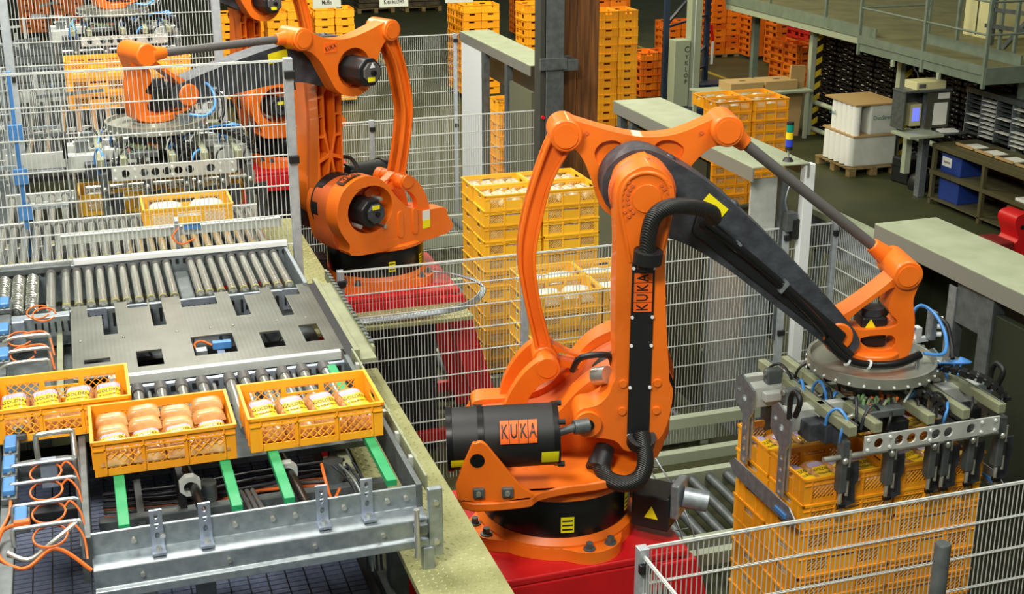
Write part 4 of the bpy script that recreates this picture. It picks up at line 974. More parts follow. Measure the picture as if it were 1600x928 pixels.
# ------------------------------------------------------------------ grippers
FRONT = (GY - .406) - FL1.y - .035
def gripper(label, loc, rz=0.):
    G = thing('crate_gripper', label, 'gripper', loc, rz, 'crate grippers')
    dk = MB().lathe([(.001, -.02), (.33, -.02), (.345, -.02), (.352, .006), (.37, .006), (.372, -.055), (.34, -.06), (.001, -.06)], n=64).build('turning_disc', DISCM, G, 35)
    for i in range(28):
        t = 2 * PI * i / 28; MB().cyl((.371 * math.cos(t), .371 * math.sin(t), -.04), (.379 * math.cos(t), .379 * math.sin(t), -.04), .007, n=6).build('rim_bolt', WHITE, dk)
    MB().lathe([(.15, .0), (.165, .0), (.165, -.025), (.15, -.025)], n=40).build('flange_ring', STEEL, dk, 35)
    vs = [(.27 * math.cos(t), .27 * math.sin(t)) for t in [-.95 + .1 * i for i in range(12)]]
    MB().prism(vs + [(.98 * x, .98 * y) for x, y in reversed(vs)], [], -.02, .05, 'XY').build('disc_shield', GALV, dk)
    MB().cyl((0, 0, -.16), (0, 0, -.06), .20, n=32).build('hub', GALVD, G, 40)
    for x in (-.43, -.27, .07, .30, .54): MB().box(x - .026, x + .026, -.52, .52, -.22, -.16).build('profile_beam', ALUY, G, bevel=.006)
    for x in (-.40, -.25, .09, .32, .55): MB().box(x - .004, x + .004, -.515, .515, -.160, -.158).build('profile_slot', GALVD, G)
    for y in (.44, .17): MB().box(-.60, .60, y - .026, y + .026, -.275, -.22).build('cross_profile', ALU, G, bevel=.006)
    MB().box(-.45, -.20, -.20, -.15, -.24, -.16).build('cross_profile', ALU, G, bevel=.005)
    for y, nm in ((-.53, 'front_beam'), (.55, 'rear_beam')):
        hs = [circ(-.27 + xx, -.275, .030, 18) for xx in (0, .13, .21, .29, .37, .45, .60)]
        fbm = MB().prism([(-.36, -.325), (.50, -.325), (.52, -.305), (.52, -.225), (-.36, -.225)], hs, y - .006, y + .006).build(nm, ALU, G)
        for xx in (-.34, -.20, .06, .40, .49):
            for zz in (-.245, -.305): MB().cyl((xx, y - .006, zz), (xx, y - .014, zz), .009, n=8).build('beam_bolt', WHITE, fbm)
    # left and right end units
    for sx in (-1, 1):
        MB().box(min(sx * .66, sx * .40), max(sx * .66, sx * .40), -.16, -.06, -.33, -.20).build('end_profile', ALU, G, bevel=.006)
        MB().box(min(sx * .66, sx * .40), max(sx * .66, sx * .40), .20, .30, -.33, -.20).build('end_profile', ALU, G, bevel=.006)
        xe = sx * .665
        pts = [(-.27, -.20), (-.12, -.15), (-.05, -.20), (-.05, -.33), (-.16, -.40), (-.16, -.70), (-.23, -.70), (-.23, -.40), (-.27, -.34)]
        for oy in (0., .44):
            m = MB().prism([(a + oy, b) for a, b in pts], [circ(-.195 + oy, -.46 - .07 * k, .018, 12) for k in range(4)] + [circ(-.17 + oy, -.28, .025, 14), circ(-.10 + oy, -.25, .02, 14)], -.006, .006)
            m.v = [(xe + b, a, c) for a, b, c in m.v]
            m.build('end_plate', GALV, G)
            MB().cyl((xe - sx * .04, -.195 + oy, -.36), (xe - sx * .04, -.195 + oy, -.68), .013, n=10).build('guide_rod', STEEL, G, 40)
        m = MB().prism([(-.44, -.74), (-.36, -.69), (.30, -.69), (.36, -.74), (.30, -.80), (-.34, -.80), (-.42, -.785)], [], -.004, .004)
        m.v = [(xe + sx * .03 + b, a, c) for a, b, c in m.v]; sk = m.build('skid_plate', GALV, G)
        MB().box(xe + sx * .034 - .012, xe + sx * .034 + .012, -.34, -.22, -.775, -.745).build('skid_sensor', BLUE, sk, bevel=.004)
        MB().tube([(xe, -.30, -.16), (xe, -.34, -.05), (xe, -.28, -.02), (xe, -.24, -.08), (xe, -.24, -.2)], .016, 8, 5).build('hose_loop', BLACK, G, 60)
    # claws along the front and rear
    for y, sy in ((FRONT, -1), (-FRONT + .03, 1)):
        MB().cyl((-.55, y + .02 * sy, -.38), (.60, y + .02 * sy, -.38), .016, n=12).build('claw_shaft', STEEL, G, 40)
        for k, x in enumerate((-.42, -.12, .16, .25, .42, .62)):
            c = MB().box(x - .026, x + .026, y - .04, y + .02, -.60, -.28).build('claw', GALVD, G, bevel=.008)
            MB().cyl((x + .03, y - .03 * 1, -.34), (x + .03, y - .03, -.62), .010, n=10).build('claw_cylinder', STEEL, c, 40)
            MB().cyl((x + .03, y - .03, -.44), (x + .03, y - .03, -.52), .019, n=10).build('claw_bush', BLACK, c, 40)
            MB().prism([(x + .035, -.45), (x + .125, -.44), (x + .13, -.56), (x + .11, -.59), (x + .12, -.70), (x + .05, -.72), (x + .035, -.66)], [], y + .012, y + .022).build('claw_flap', ARMGREY, c)
            MB().tube([(x, y - .02, -.58), (x - .012, y - .03, -.66), (x + .012, y - .02, -.72), (x, y + .015 * 1, -.78)], .012, 8, 4).build('claw_hook', STEEL, c, 60)
            MB().cyl((x - .02, y - .03, -.68), (x + .02, y - .03, -.68), .018, n=10).build('claw_joint', BLACKG, c, 40)
            MB().tube([(x - .02, y, -.30), (x - .04, y - .03, -.24), (x - .02, y - .02, -.18), (x + .03, y + .05, -.17)], .008, 6, 4).build('claw_hose', BLUEC if k % 3 == 0 else BLACK, c, 60)
            MB().sphere((x, y - .035, -.40), .022, 10, 6).build('claw_knob', STEEL, c, 60)
    # drag chains
    for x0, y0 in ((-.02, -.06), (.42, -.02)):
        pts = [(x0 + .14 * (1 - math.cos(t)) * .9, y0 - .36 * math.sin(t * .5), -.10 + .07 * math.sin(t) - .04 * t) for t in [PI * i / 12 for i in range(13)]]
        ch = MB().tube(pts, .012, 6).build('drag_chain', BLACK, G, 60)
        for p, q in zip(pts[::1], pts[1::1]):
            MB().bar(p, Vector(p) + (Vector(q) - Vector(p)) * .7, .06, .036).build('chain_link', BLACK, ch)
    # valve block and air tubes
    vb = MB().box(-.25, -.02, -.40, -.20, -.20, -.155).build('valve_block', GALVD, G, bevel=.006)
    random.seed(21)
    for k in range(24):
        x, y = random.uniform(-.24, -.03), random.uniform(-.39, -.21)
        MB().cyl((x, y, -.155), (x + random.uniform(-.02, .02), y, -.125), .009, n=8).build('fitting', random.choice([ALUY, mat('pale_green_fitting', (120, 160, 110), .4), ORCABLE]), vb, 40)
    for k in range(9):
        x0, y0 = .04 + .02 * k, -.30 + .012 * k
        MB().tube([(x0, y0, -.17), (x0 + random.uniform(.0, .05), y0 - .02, -.08 - .01 * (k % 3)), (x0 + .09, y0 + .05, -.06 - .01 * (k % 4)), (x0 + .06, y0 + .10, -.10)], .007, 6, 5).build('air_tube', BLUEC if k % 2 else WHITE, G, 60)
    for k in range(5):
        MB().tube([(.34 + .03 * k, .0 - .05 * k, -.10), (.44 + .03 * k, -.10, -.06), (.56, -.16 + .02 * k, -.05), (.62, -.08, -.08), (.56, .0, -.10)], .007, 6, 5).build('air_tube', BLUEC, G, 60)
    tp = MB().box(.30, .46, .10, .13, .0, .03).box(.36, .40, .09, .14, .0, .10).build('tube_bracket', WHITE, G, bevel=.003)
    MB().box(.44, .48, .06, .12, .02, .20).build('connector_block', GALV, G, bevel=.006)
    MB().tube([(.24, -.16, .05), (.36, -.18, .04), (.44, -.08, .10), (.43, .02, .20), (.38, .10, .24), (.34, .12, .18), (.35, .11, .08)], .011, 8, 5).build('air_tube', BLUEC, G, 60)
    MB().tube([(.46, .06, .18), (.50, .0, .14), (.50, -.06, .04), (.46, -.14, -.02)], .014, 8, 5).build('air_tube', BLACK, G, 60)
    for k in range(3): MB().cyl((.48, .09, .05 + .05 * k), (.52, .07, .05 + .05 * k), .015, n=10).build('plug', WHITE, G, 40)
    for x, y in ((.52, .30), (.60, .05), (-.55, -.05), (-.50, .25), (.45, .38)):
        MB().box(x - .05, x + .05, y - .03, y + .03, -.20, -.11).build('side_block', GALVD, G, bevel=.01)
        MB().cyl((x - .06, y, -.13), (x + .06, y, -.13), .018, n=10).build('pin', STEEL, G, 40)
    MB().box(.34, .50, .20, .28, -.14, -.09).build('label_box', ALUY, G, bevel=.008)
    for k in range(26):
        x, y = random.uniform(-.50, .55), random.uniform(-.36, .42); w, d, h = random.uniform(.03, .08), random.uniform(.03, .07), random.uniform(.04, .12)
        MB().box(x - w, x + w, y - d, y + d, -.36, -.36 + h).build('actuator', random.choice([GALVD, BLACK, BLACK, ARMGREY]), G, bevel=.008)
    for k in range(16):
        x, y = random.uniform(-.5, .6), random.uniform(-.40, .40); r = random.uniform(.05, .10); a = random.uniform(0, 3)
        MB().tube([(x - r * math.cos(a), y - r * math.sin(a), -.24), (x - r * .8 * math.cos(a), y - r * .8 * math.sin(a), -.24 + r), (x, y, -.22 + r * 1.4), (x + r * .8 * math.cos(a), y + r * .8 * math.sin(a), -.24 + r), (x + r * math.cos(a), y + r * math.sin(a), -.24)], .009, 6, 4).build('hose_loop', random.choice([BLACK, BLACK, CABLED, BLUEC]), G, 60)
    for k in range(10):
        x, y = random.uniform(-.5, .5), random.uniform(-.38, .38)
        MB().cyl((x, y, -.22), (x + random.uniform(-.1, .1), y + random.uniform(-.1, .1), -.20), .016, n=10).build('air_cylinder', STEEL, G, 40)
    return G
G1 = gripper('front crate gripper with steel disc above the crate stack', (FL1.x, FL1.y, FL1.z))
G2 = copy_tree(G1, None, 'crate gripper of the middle robot behind the left fence'); G2.location = (FL2.x, FL2.y, FL2.z)
G3 = copy_tree(G1, None, 'farthest crate gripper at the upper left behind two fences'); G3.location = (FL3.x, FL3.y, FL3.z)
print('FLANGES', [tuple(round(c, 2) for c in f) for f in (FL1, FL2, FL3)])
# crates held by the far grippers and standing on the far conveyors
def lone(kind, x, y, z_, label):
    crate(kind, (x, y, z_), 0, label, 'crates on the far conveyors')
for i, (x, y, w) in enumerate(((FL2.x - .31, FL2.y + .13, 'left'), (FL2.x + .31, FL2.y + .13, 'right'))):
    lone('sun', x, y, FL2.z - .69, '%s yellow crate hanging in the middle gripper behind the fence' % w)
    for k in range(2):
        o = place(LOAFS, 'wrapped_loaf', loc=(x - .137 + .274 * k, y, FL2.z - .66)); tag(o, '%s bread pack in the %s crate of the middle gripper' % (('left', 'right')[k], w), 'bread', 'bread in far crates')
lone('sun', .63, 9.05, ZT, 'yellow crate on the rollers behind the left fence')
for k in range(2):
    o = place(LOAFS, 'wrapped_loaf', loc=(.63 - .137 + .274 * k, 9.05, ZT + .04)); o.scale = (1, 1, 1.2); tag(o, '%s bread pack in the crate on the rollers behind the fence' % ('left', 'right')[k], 'bread', 'bread in far crates')
for j in range(3):
    for i in range(2): lone('amber', .20 + .61 * i, 13.75, 2.80 + CH * j, 'amber crate, %s, %s column of the far conveyor stack' % (('lowest', 'middle', 'top')[j], ('left', 'right')[i]))
# far conveyors behind the fence
def far_conv(label, y0, y1, x0, x1, pitch, ZT=ZT):
    F = thing('roller_conveyor', label, 'conveyor', (0, 0, 0))
    n = int((x1 - x0) / pitch)
    for k in range(n + 1): roller(F, x0 + pitch * k, y0, y1, ZT - .03, .026, (y0 + .02,))
    MB().box(x0 - .05, x1 + .05, y0 - .05, y0 - .02, ZT - .14, ZT).build('front_rail', ALU, F, bevel=.004)
    MB().box(x0 - .05, x1 + .05, y1 + .02, y1 + .05, ZT - .14, ZT).build('rear_rail', ALU, F, bevel=.004)
    for x in (x0, x1): MB().box(x - .04, x + .04, y0, y0 + .08, 0, ZT - .14).build('leg', GALVD, F)
    MB().box(x0, x1, y0, y1, ZT - .26, ZT - .22).build('bottom_pan', BLACK, F)
far_conv('steel roller conveyor just behind the left fence', 8.46, 9.35, -.58, 1.1, .072)
far_conv('roller conveyor under the middle gripper', 9.45, 10.9, -.58, 1.1, .10, FL2.z - .69)
far_conv('distant roller conveyor under the far crates', 11.6, 14.6, -.58, 1.2, .14)
gr = thing('guide_rail', 'aluminium rail with blue sensor across the rollers behind the fence', 'rail', (0, 0, 0))
MB().box(-.20, 1.18, 8.40, 8.44, 2.94, 3.0).build('rail_bar', ALU, gr, bevel=.004)
MB().box(.55, .66, 8.37, 8.40, 2.98, 3.02).build('sensor', BLUE, gr, bevel=.004)
MB().box(.50, .53, 8.36, 8.46, 2.82, 3.05).build('bracket', GALV, gr, bevel=.004)
MB().tube([(.52, 8.36, 3.0), (.48, 8.34, 2.95), (.53, 8.34, 2.9), (.62, 8.34, 2.93)], .006, 6, 5).build('cable', ORCABLE, gr, 60)
rl = thing('guide_rail', 'bright aluminium rail along the back of the long rollers', 'rail', (0, 0, 0))
MB().box(-.13, 1.19, 8.245, 8.285, 2.85, 2.885).build('rail_bar', WHITE, rl, bevel=.004)
for k in range(40): MB().box(-.60 + .045 * k, -.58 + .045 * k, 8.25, 8.255, 2.80, 2.83).build('rail_tooth', BLACK, rl)
MB().box(-.62, -.15, 8.24, 8.30, 2.82, 2.86).build('dark_rail', GALVD, rl, bevel=.004)
# blue-capped upright and machine frames at the far left
up = thing('sensor_upright', 'blue upright with sensors at the far left behind the fence', 'post', (-.42, 9.3, 0))
MB().box(-.016, .016, -.016, .016, 2.6, 3.9).build('upright_post', BLUE, up, bevel=.006)
for z_ in (2.95, 3.2, 3.5): MB().box(.03, .28, -.01, .01, z_, z_ + .02).build('cross_arm', GALV, up); MB().box(-.045, .045, -.05, -.03, z_ - .06, z_ + .05).build('sensor', BLUE, up, bevel=.005)
mf = thing('conveyor_machinery', 'dense grey conveyor machinery at the upper left behind the fence', 'machine', (0, 0, 0))
random.seed(17)
for k in range(46):
    y = random.uniform(10.4, 20); x = random.uniform(-1.9, -.35); z_ = random.uniform(2.5, 3.25); l = random.uniform(.15, .7)
    MB().bar((x, y, z_), (x + l, y + random.uniform(-.05, .05), z_ + random.uniform(-.02, .05)), .035, .03).build('frame_rail', random.choice([GALV, ALU, GALVD]), mf)
for k in range(16):
    y = random.uniform(10.4, 20); x = random.uniform(-1.8, -.4)
    MB().box(x - .02, x + .02, y - .02, y + .02, 2.2, random.uniform(2.7, 3.3)).build('frame_post', random.choice([GALV, ALU, BLUE]), mf)
MB().box(-2.6, 1.2, 14.7, 21.0, 2.3, 2.36).build('deck', DGREEN, mf)
for k in range(8): MB().box(-2.6, 1.2, 15.0 + k * .7, 15.08 + k * .7, 2.5, 2.58).build('long_rail', GALVD, mf)
MB().box(-2.6, -.6, 8.6, 14.6, 2.35, 2.4).build('deck', GALVD, mf)
for x, y in ((-2.5, 20.8), (1.1, 20.8), (-2.5, 8.8), (1.1, 14.9)): MB().box(x - .05, x + .05, y - .05, y + .05, 0, 2.35).build('leg', GALVD, mf)
# ------------------------------------------------------------------ wire fences
def fence(label, p0, p1, z0, z1, posts, pitch=.0285, hp=.2, group='wire mesh fences', wire=.0043, post=.055, zp=None, pm=POSTM):
    F = thing('wire_fence', label, 'fence', (0, 0, 0), 0, group)
    a = Vector((p0[0], p0[1], 0)); b = Vector((p1[0], p1[1], 0)); d = (b - a); L = d.length; d.normalize(); nrm = Vector((-d.y, d.x, 0))
    mb = MB(); n = int(L / pitch)
    for k in range(n + 1):
        p = a + d * (k * L / n); mb.bar(p + Vector((0, 0, z0)), p + Vector((0, 0, z1)), wire, wire, caps=False)
    zz = z1 - .004
    while zz > z0:
        for off in (-.006, .006): mb.bar(a + nrm * off + Vector((0, 0, zz)), b + nrm * off + Vector((0, 0, zz)), .0055, .0055, caps=False)
        zz -= hp
    tag(mb.build('wire_mesh', WIRE, F), None, None, None, 'stuff')
    MB().bar(a + Vector((0, 0, z1)), b + Vector((0, 0, z1)), .012, .014).build('top_wire', WIRE, F)
    for t in posts:
        p = a + d * t + nrm * (-.02)
        po = MB().box(p.x - post / 2, p.x + post / 2, p.y - post / 2, p.y + post / 2, zp if zp is not None else 0, z1 + .02).build('post', pm, F, bevel=.004)
        for zc in (z1 - .08, (z0 + z1) / 2):
            MB().box(p.x - .03, p.x + .035, p.y - .055, p.y - .02, zc - .025, zc + .025).build('clamp', BLACK, po, bevel=.004)
    return F
fence('low wire fence in the right foreground before the held crate stack', (2.40, 5.25), (5.2, 5.25), .05, 2.06, [0.0, 2.7])
fence('short wire fence return running towards the camera at the lower edge', (2.40, 3.9), (2.40, 5.2), .05, 2.04, [])
fence('long wire fence between the front and middle robots', (1.84, 9.96), (6.35, 9.96), .1, 2.06, [0.0, 1.55, 4.0, 4.5])
fence('wire fence return at the right end of the long fence', (6.35, 8.0), (6.35, 9.9), .1, 2.06, [.0, .9])
fence('tall wire fence standing on the conveyor at the left', (-1.6, 8.36), (1.27, 8.36), 2.78, 4.03, [2.87], zp=2.45)
fence('wire fence farther back at the upper left with two white posts', (-2.2, 12.0), (1.22, 12.0), 2.5, 4.3, [1.68, 3.42], zp=2.4, hp=.2, post=.075)
fence('low wire fence in front of the far robot cell', (2.2, 14.68), (5.2, 14.68), .1, 2.25, [.95])
fence('tall wire fence joined to the far gate', (2.5, 18.1), (5.18, 18.1), .1, 2.68, [2.62])
CB = thing('cable_duct', 'pale flat cable duct on the right fence return', 'duct', (0, 0, 0))
MB().box(6.40, 6.58, 7.9, 10.6, 2.0, 2.06).build('duct_lid', PALEG, CB, bevel=.004)
MB().box(6.42, 6.56, 7.9, 10.6, 1.7, 2.0).build('duct_body', GALV, CB)
for y in (8.0, 10.4): MB().box(6.45, 6.52, y, y + .06, 0, 1.7).build('duct_leg', GALV, CB)
bo = tag(MB().lathe([(.001, 2.01), (.036, 2.01), (.041, 2.0), (.041, 0), (.001, 0)], (3.9, 4.9, 0), 20).build('bollard', GALVD, None, 40), 'round galvanised post in the lower right foreground', 'post')
# ------------------------------------------------------------------ light curtain gates
def gate(label, x0, x1, y0, y1, zt, h=.13):
    G = thing('gate_portal', label, 'gate', (0, 0, 0), 0, 'light curtain gates')
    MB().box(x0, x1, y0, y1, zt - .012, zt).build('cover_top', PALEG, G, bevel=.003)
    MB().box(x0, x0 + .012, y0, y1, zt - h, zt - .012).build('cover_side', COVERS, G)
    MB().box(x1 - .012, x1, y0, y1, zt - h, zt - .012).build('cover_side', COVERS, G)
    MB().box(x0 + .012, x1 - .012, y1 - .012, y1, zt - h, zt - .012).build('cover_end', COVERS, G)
    return G
P3 = gate('nearest gate with pale flat cover at the right edge', 5.40, 5.92, 3.6, 7.95, 2.70)
MB().box(5.44, 5.50, 3.7, 6.60, .05, 2.46).build('dark_panel', DGREEN, P3, bevel=.004)
MB().box(5.42, 5.52, 6.60, 6.72, 0, 2.57).build('gate_post', GALVD, P3, bevel=.004)
MB().box(5.43, 5.47, 6.72, 6.98, 2.28, 2.57).build('gusset', GALVD, P3, bevel=.003)
MB().prism([(5.42, 6.98), (5.50, 6.98), (5.50, 7.06), (5.49, 7.06), (5.49, 6.99), (5.43, 6.99), (5.43, 7.06), (5.42, 7.06)], [], 0, 2.52, 'XY').build('channel_post', GALV, P3)
MB().box(5.84, 5.88, 4.2, 7.9, .05, 2.55).build('dark_panel', DGREEN, P3)
MB().box(5.42, 5.88, 7.80, 7.86, .05, 2.55).build('end_panel', DGREEN, P3)
P2 = gate('middle gate with pale cover carrying the signal lamp', 5.40, 5.95, 9.80, 12.92, 2.68)
MB().box(5.44, 5.48, 10.75, 12.4, .05, 2.5).build('dark_panel', DGREEN, P2)
MB().box(5.42, 5.50, 12.45, 12.55, 0, 2.55).build('gate_post', GALVD, P2)
MB().box(5.42, 5.50, 12.75, 12.85, 0, 2.55).build('gate_post', GALVD, P2)
MB().box(5.50, 5.54, 10.02, 10.75, .05, 2.05).build('steel_post', GALV, P2)
MB().box(5.50, 5.76, 10.0, 10.02, 1.95, 2.52).build('bright_panel', ALU, P2, bevel=.003)
MB().box(5.50, 5.76, 10.005, 10.025, .05, 1.94).build('lower_panel', GALV, P2, bevel=.003)
MB().box(5.92, 6.02, 9.82, 9.90, 0, 2.66).build('white_post', WHITE, P2, bevel=.004)
MB().box(5.78, 5.84, 9.95, 10.05, 1.0, 2.52).build('light_curtain', GALVD, P2, bevel=.004)
MB().box(5.80, 5.90, 9.86, 9.95, 2.05, 2.22).build('sensor_box', GALVD, P2, bevel=.006)
MB().box(5.86, 5.93, 9.85, 9.95, 1.98, 2.16).build('switch_box', BLACK, P2, bevel=.006)
MB().tube([(5.82, 9.9, 2.22), (5.78, 9.88, 2.34), (5.82, 9.9, 2.46), (5.86, 9.9, 2.5)], .006, 6, 5).build('cable', GALV, P2, 60)
P1 = gate('farthest gate beside the grey steel column', 5.18, 5.62, 15.0, 18.05, 2.73)
MB().box(5.19, 5.22, 17.05, 18.0, .35, 2.60).build('white_panel', WHITE, P1, bevel=.004)
MB().box(5.18, 5.26, 16.88, 17.0, 0, 2.6).build('gate_post', GALVD, P1)
MB().box(5.18, 5.26, 15.9, 16.0, 0, 2.6).build('gate_post', GALVD, P1)
MB().box(5.20, 5.24, 15.0, 15.85, .05, 2.4).build('dark_panel', mat('grey_green_panel', (98, 100, 78), .5), P1)
MB().box(5.55, 5.60, 15.0, 18.0, 2.1, 2.6).build('rear_panel', COVERS, P1)
SL = thing('signal_lamp', 'green, yellow and blue signal lamp on the middle gate', 'lamp', (5.80, 9.92, 2.68))
MB().lathe([(.001, .03), (.03, .03), (.05, .0), (.001, .0)], n=20).build('lamp_foot', BLACK, SL, 40)
MB().cyl((0, 0, .02), (0, 0, .10), .010, n=10).build('lamp_stem', STEEL, SL, 40)
for z0, z1, m in ((.10, .13, BLACK), (.13, .19, mat('blue_lens', (50, 70, 190), .2)), (.195, .255, mat('yellow_lens', (226, 200, 40), .2)), (.26, .32, mat('green_lens', (20, 130, 110), .2)), (.32, .345, BLACK)):
    MB().cyl((0, 0, z0), (0, 0, z1), .032, n=20).build('lens' if m != BLACK else 'lamp_cap', m, SL, 40)
# ------------------------------------------------------------------ pallet conveyors on the hall floor
def pallet_conv(label, x0, x1, y0, y1, z):
    P = thing('pallet_conveyor', label, 'conveyor', (0, 0, 0), 0, 'pallet conveyors')
    for y in (y0, y1): MB().box(x0, x1, y - .04, y + .04, z - .16, z).build('side_rail', PALEGREY, P, bevel=.004)
    n = int((x1 - x0) / .16)
    for k in range(n): MB().cyl((x0 + .08 + .16 * k, y0 + .04, z - .06), (x0 + .08 + .16 * k, y1 - .04, z - .06), .038, n=10).build('roller', GALVD, P, 40)
    for x in (x0 + .1, x1 - .1):
        for y in (y0, y1): MB().box(x - .04, x + .04, y - .03, y + .03, 0, z - .16).build('leg', PALEGREY, P)
pallet_conv('pallet conveyor under the stack held by the front gripper', 3.1, 5.35, 5.72, 6.72, .36)
pallet_conv('empty pallet conveyor behind the front robot', 3.1, 6.2, 7.85, 8.85, .42)
pallet_conv('pallet conveyor under the lower yellow stack', 3.4, 5.3, 10.08, 10.96, .05 + .16)
pallet_conv('pallet conveyor under the tall yellow stack', 3.1, 6.3, 11.82, 12.7, .17)
pallet_conv('pallet conveyor in the far robot cell', 3.0, 6.4, 16.4, 17.3, .28)
pallet_conv('second pallet conveyor before the far robot cell', 2.9, 5.0, 13.2, 14.1, .45)
for x, y, z_, l in ((GX, GY, .36, 'wooden pallet under the stack held by the front gripper'),):
    pallet(x, y, .40, 1.2, .8, l)
BX = thing('cross_beams', 'pale green steel beams on the floor right of the front robot', 'beams', (0, 0, 0))
for y, z_ in ((7.45, .55), (9.45, .62), (9.25, .40)): MB().box(3.2, 6.2, y - .04, y + .04, z_ - .10, z_).build('beam', PALEGREY, BX, bevel=.004)
for x in (3.3, 6.1):
    for y, z_ in ((7.45, .45), (9.45, .52), (9.25, .30)): MB().box(x - .04, x + .04, y - .03, y + .03, 0, z_).build('beam_leg', PALEGREY, BX)
BT = thing('wire_cable_tray', 'bent wire cable tray beside the front robot', 'cable tray', (0, 0, 0))
for dx in (0, .10, .18): MB().tube([(3.02 + dx, 7.10, 1.75), (3.06 + dx, 6.85, 1.62), (3.08 + dx, 6.62, 1.52), (3.10 + dx, 6.42, 1.36), (3.12 + dx, 6.36, 1.15)], .006, 6, 3).build('tray_wire', GALV, BT, 60)
for k in range(6):
    t = k / 5; MB().bar((3.02 + .06 * t, 7.10 - .65 * t, 1.75 - .37 * t), (3.20 + .06 * t, 7.10 - .65 * t, 1.75 - .37 * t), .006).build('tray_rung', GALV, BT)
# ------------------------------------------------------------------ columns
WC = thing('wooden_column', 'tall brown glued-timber column behind the front robot', 'column', (0, 0, 0))
for k in range(5):
    x0 = 5.30 + .09 * k; MB().box(x0, x0 + .088, 14.22 + .006 * (k % 2), 14.62, 0, 6.0).build('board', WOOD, WC, bevel=.004)
MB().box(5.22, 5.30, 14.30, 14.60, 0, 6.0).build('board', WOOD, WC, bevel=.004)
GC = thing('steel_column', 'grey steel column with clamp band in front of the wooden column', 'column', (0, 0, 0))
MB().box(4.985, 5.195, 13.88, 13.90, 0, 6.0).build('flange', GALVD, GC, bevel=.003)
MB().box(4.985, 5.195, 14.10, 14.12, 0, 6.0).build('flange', GALVD, GC, bevel=.003)
MB().box(5.08, 5.10, 13.90, 14.10, 0, 6.0).build('web', GALVD, GC)
MB().box(4.93, 4.985, 13.92, 14.12, 0, 6.0).build('conduit', mat('dark_conduit', (58, 60, 54), .5), GC)
bd = MB().box(4.90, 5.22, 13.84, 13.88, 2.87, 3.0).build('clamp_band', GALVD, GC, bevel=.004)
MB().box(5.18, 5.36, 13.86, 14.20, 2.85, 2.97).build('clamp_ear', GALVD, bd, bevel=.004)
MB().cyl((4.96, 13.92, 2.33), (4.96, 13.89, 2.33), .02, n=12).build('red_button', REDM, GC, 40)
# ------------------------------------------------------------------ far hall: signs, pallets
def sign(text, x0, x1, z0, z1, label):
    S = thing('hanging_sign', label, 'sign', ((x0 + x1) / 2, 24.0, 0), 0, 'white product signs')
    w = (x1 - x0) / 2; b = MB().box(-w, w, -.01, .01, z0, z1).build('board', SIGNM, S, bevel=.003)
    lettering(text, (z1 - z0) * .62, INK, b, (0, -.0115, (z0 + z1) / 2), (PI / 2, 0, 0), .62)
    for sx in (-1, 1): MB().cyl((sx * w * .8, 0, z1), (sx * w * .8, 0, 6.0), .006, n=6).build('hanger_rod', GALVD, S)
sign('Croissant', 2.86, 3.45, 2.42, 2.62, 'white hanging sign reading Croissant at the upper left')
sign('Muffin', 4.16, 4.67, 2.37, 2.56, 'white hanging sign reading Muffin')
sign('Kleinkuchen', 5.38, 5.92, 2.34, 2.54, 'white hanging sign reading Kleinkuchen')
sign('TOAST', 6.62, 7.16, 2.37, 2.56, 'white hanging sign reading TOAST at the top edge')
SACK = mat('dark_sacks', (96, 84, 60), .7, var=(60, 52, 40), vscale=9)
for k, (x, y, h) in enumerate(((9.1, 41.5, 1.5), (10.6, 41.4, 1.6), (12.3, 41.0, 1.2), (7.6, 42.5, 1.2))):
    pallet(x, y, 0, 1.2, .9, ['pallet below the Kleinkuchen sign, left one', 'pallet below the Kleinkuchen sign, middle one', 'pallet below the Kleinkuchen sign, right one', 'pallet far behind the Muffin sign'][k])
    T = thing('goods_load', ['brown layered goods on the left far pallet', 'brown layered goods on the middle far pallet', 'dark layered goods on the right far pallet', 'dark goods on the farthest left pallet'][k], 'goods', (x, y, .145))
    n = int(h / .16)
    for j in range(n): MB().box(-.56 + .02 * (j % 2), .56 - .02 * (j % 3), -.42, .42, j * .16, j * .16 + .15).build('layer', SACK, T, bevel=.03)
# blue pallet rack and strapping machine
RK = thing('pallet_rack', 'dark blue pallet rack upright frame behind the strapping machine', 'rack', (0, 0, 0))
ua, ub = Vector((11.35, 24.5, 0)), Vector((13.0, 26.0, 0))
for p in (ua, ub): MB().box(p.x - .05, p.x + .05, p.y - .05, p.y + .05, 0, 4.0).build('upright', NAVY, RK)
for z0, z1 in ((.4, 1.0), (1.7, 2.5)): MB().bar(ua + Vector((0, 0, z0)), ub + Vector((0, 0, z1)), .05).build('brace', NAVY, RK)
for z_ in (.55, 1.65): MB().bar(ua + Vector((0, 0, z_)), ub + Vector((0, 0, z_)), .04).build('brace', NAVY, RK)
MB().bar((8.6, 26.3, 2.75), (14.6, 25.2, 2.45), .10, .14).build('rack_beam', mat('rack_yellow', (196, 150, 30), .5), RK)
MB().box(12.6, 13.2, 25.3, 25.8, 0, .28).build('foot_guard', NAVY, RK, bevel=.01)
ub2 = Vector((17.0, 29.5, 0))
RK2 = thing('pallet_rack', 'dark steel rack upright among the far orange stacks', 'rack', (0, 0, 0))
for x, y in ((15.98, 29.4), (16.2, 27.4)): MB().box(x - .06, x + .06, y - .06, y + .06, 0, 3.2).build('upright', NAVY, RK2)
MB().bar((16.2, 27.4, 1.9), (17.2, 26.6, 2.5), .05).build('brace', NAVY, RK2)
CY = thing('strapping_machine', 'grey strapping machine lettered CYKLOP on a steel column', 'machine', (11.55, 24.2, 0))
cbx = MB().box(-.20, .13, -.15, .15, .12, 1.45).build('cabinet', PALEGREY, CY, bevel=.01)
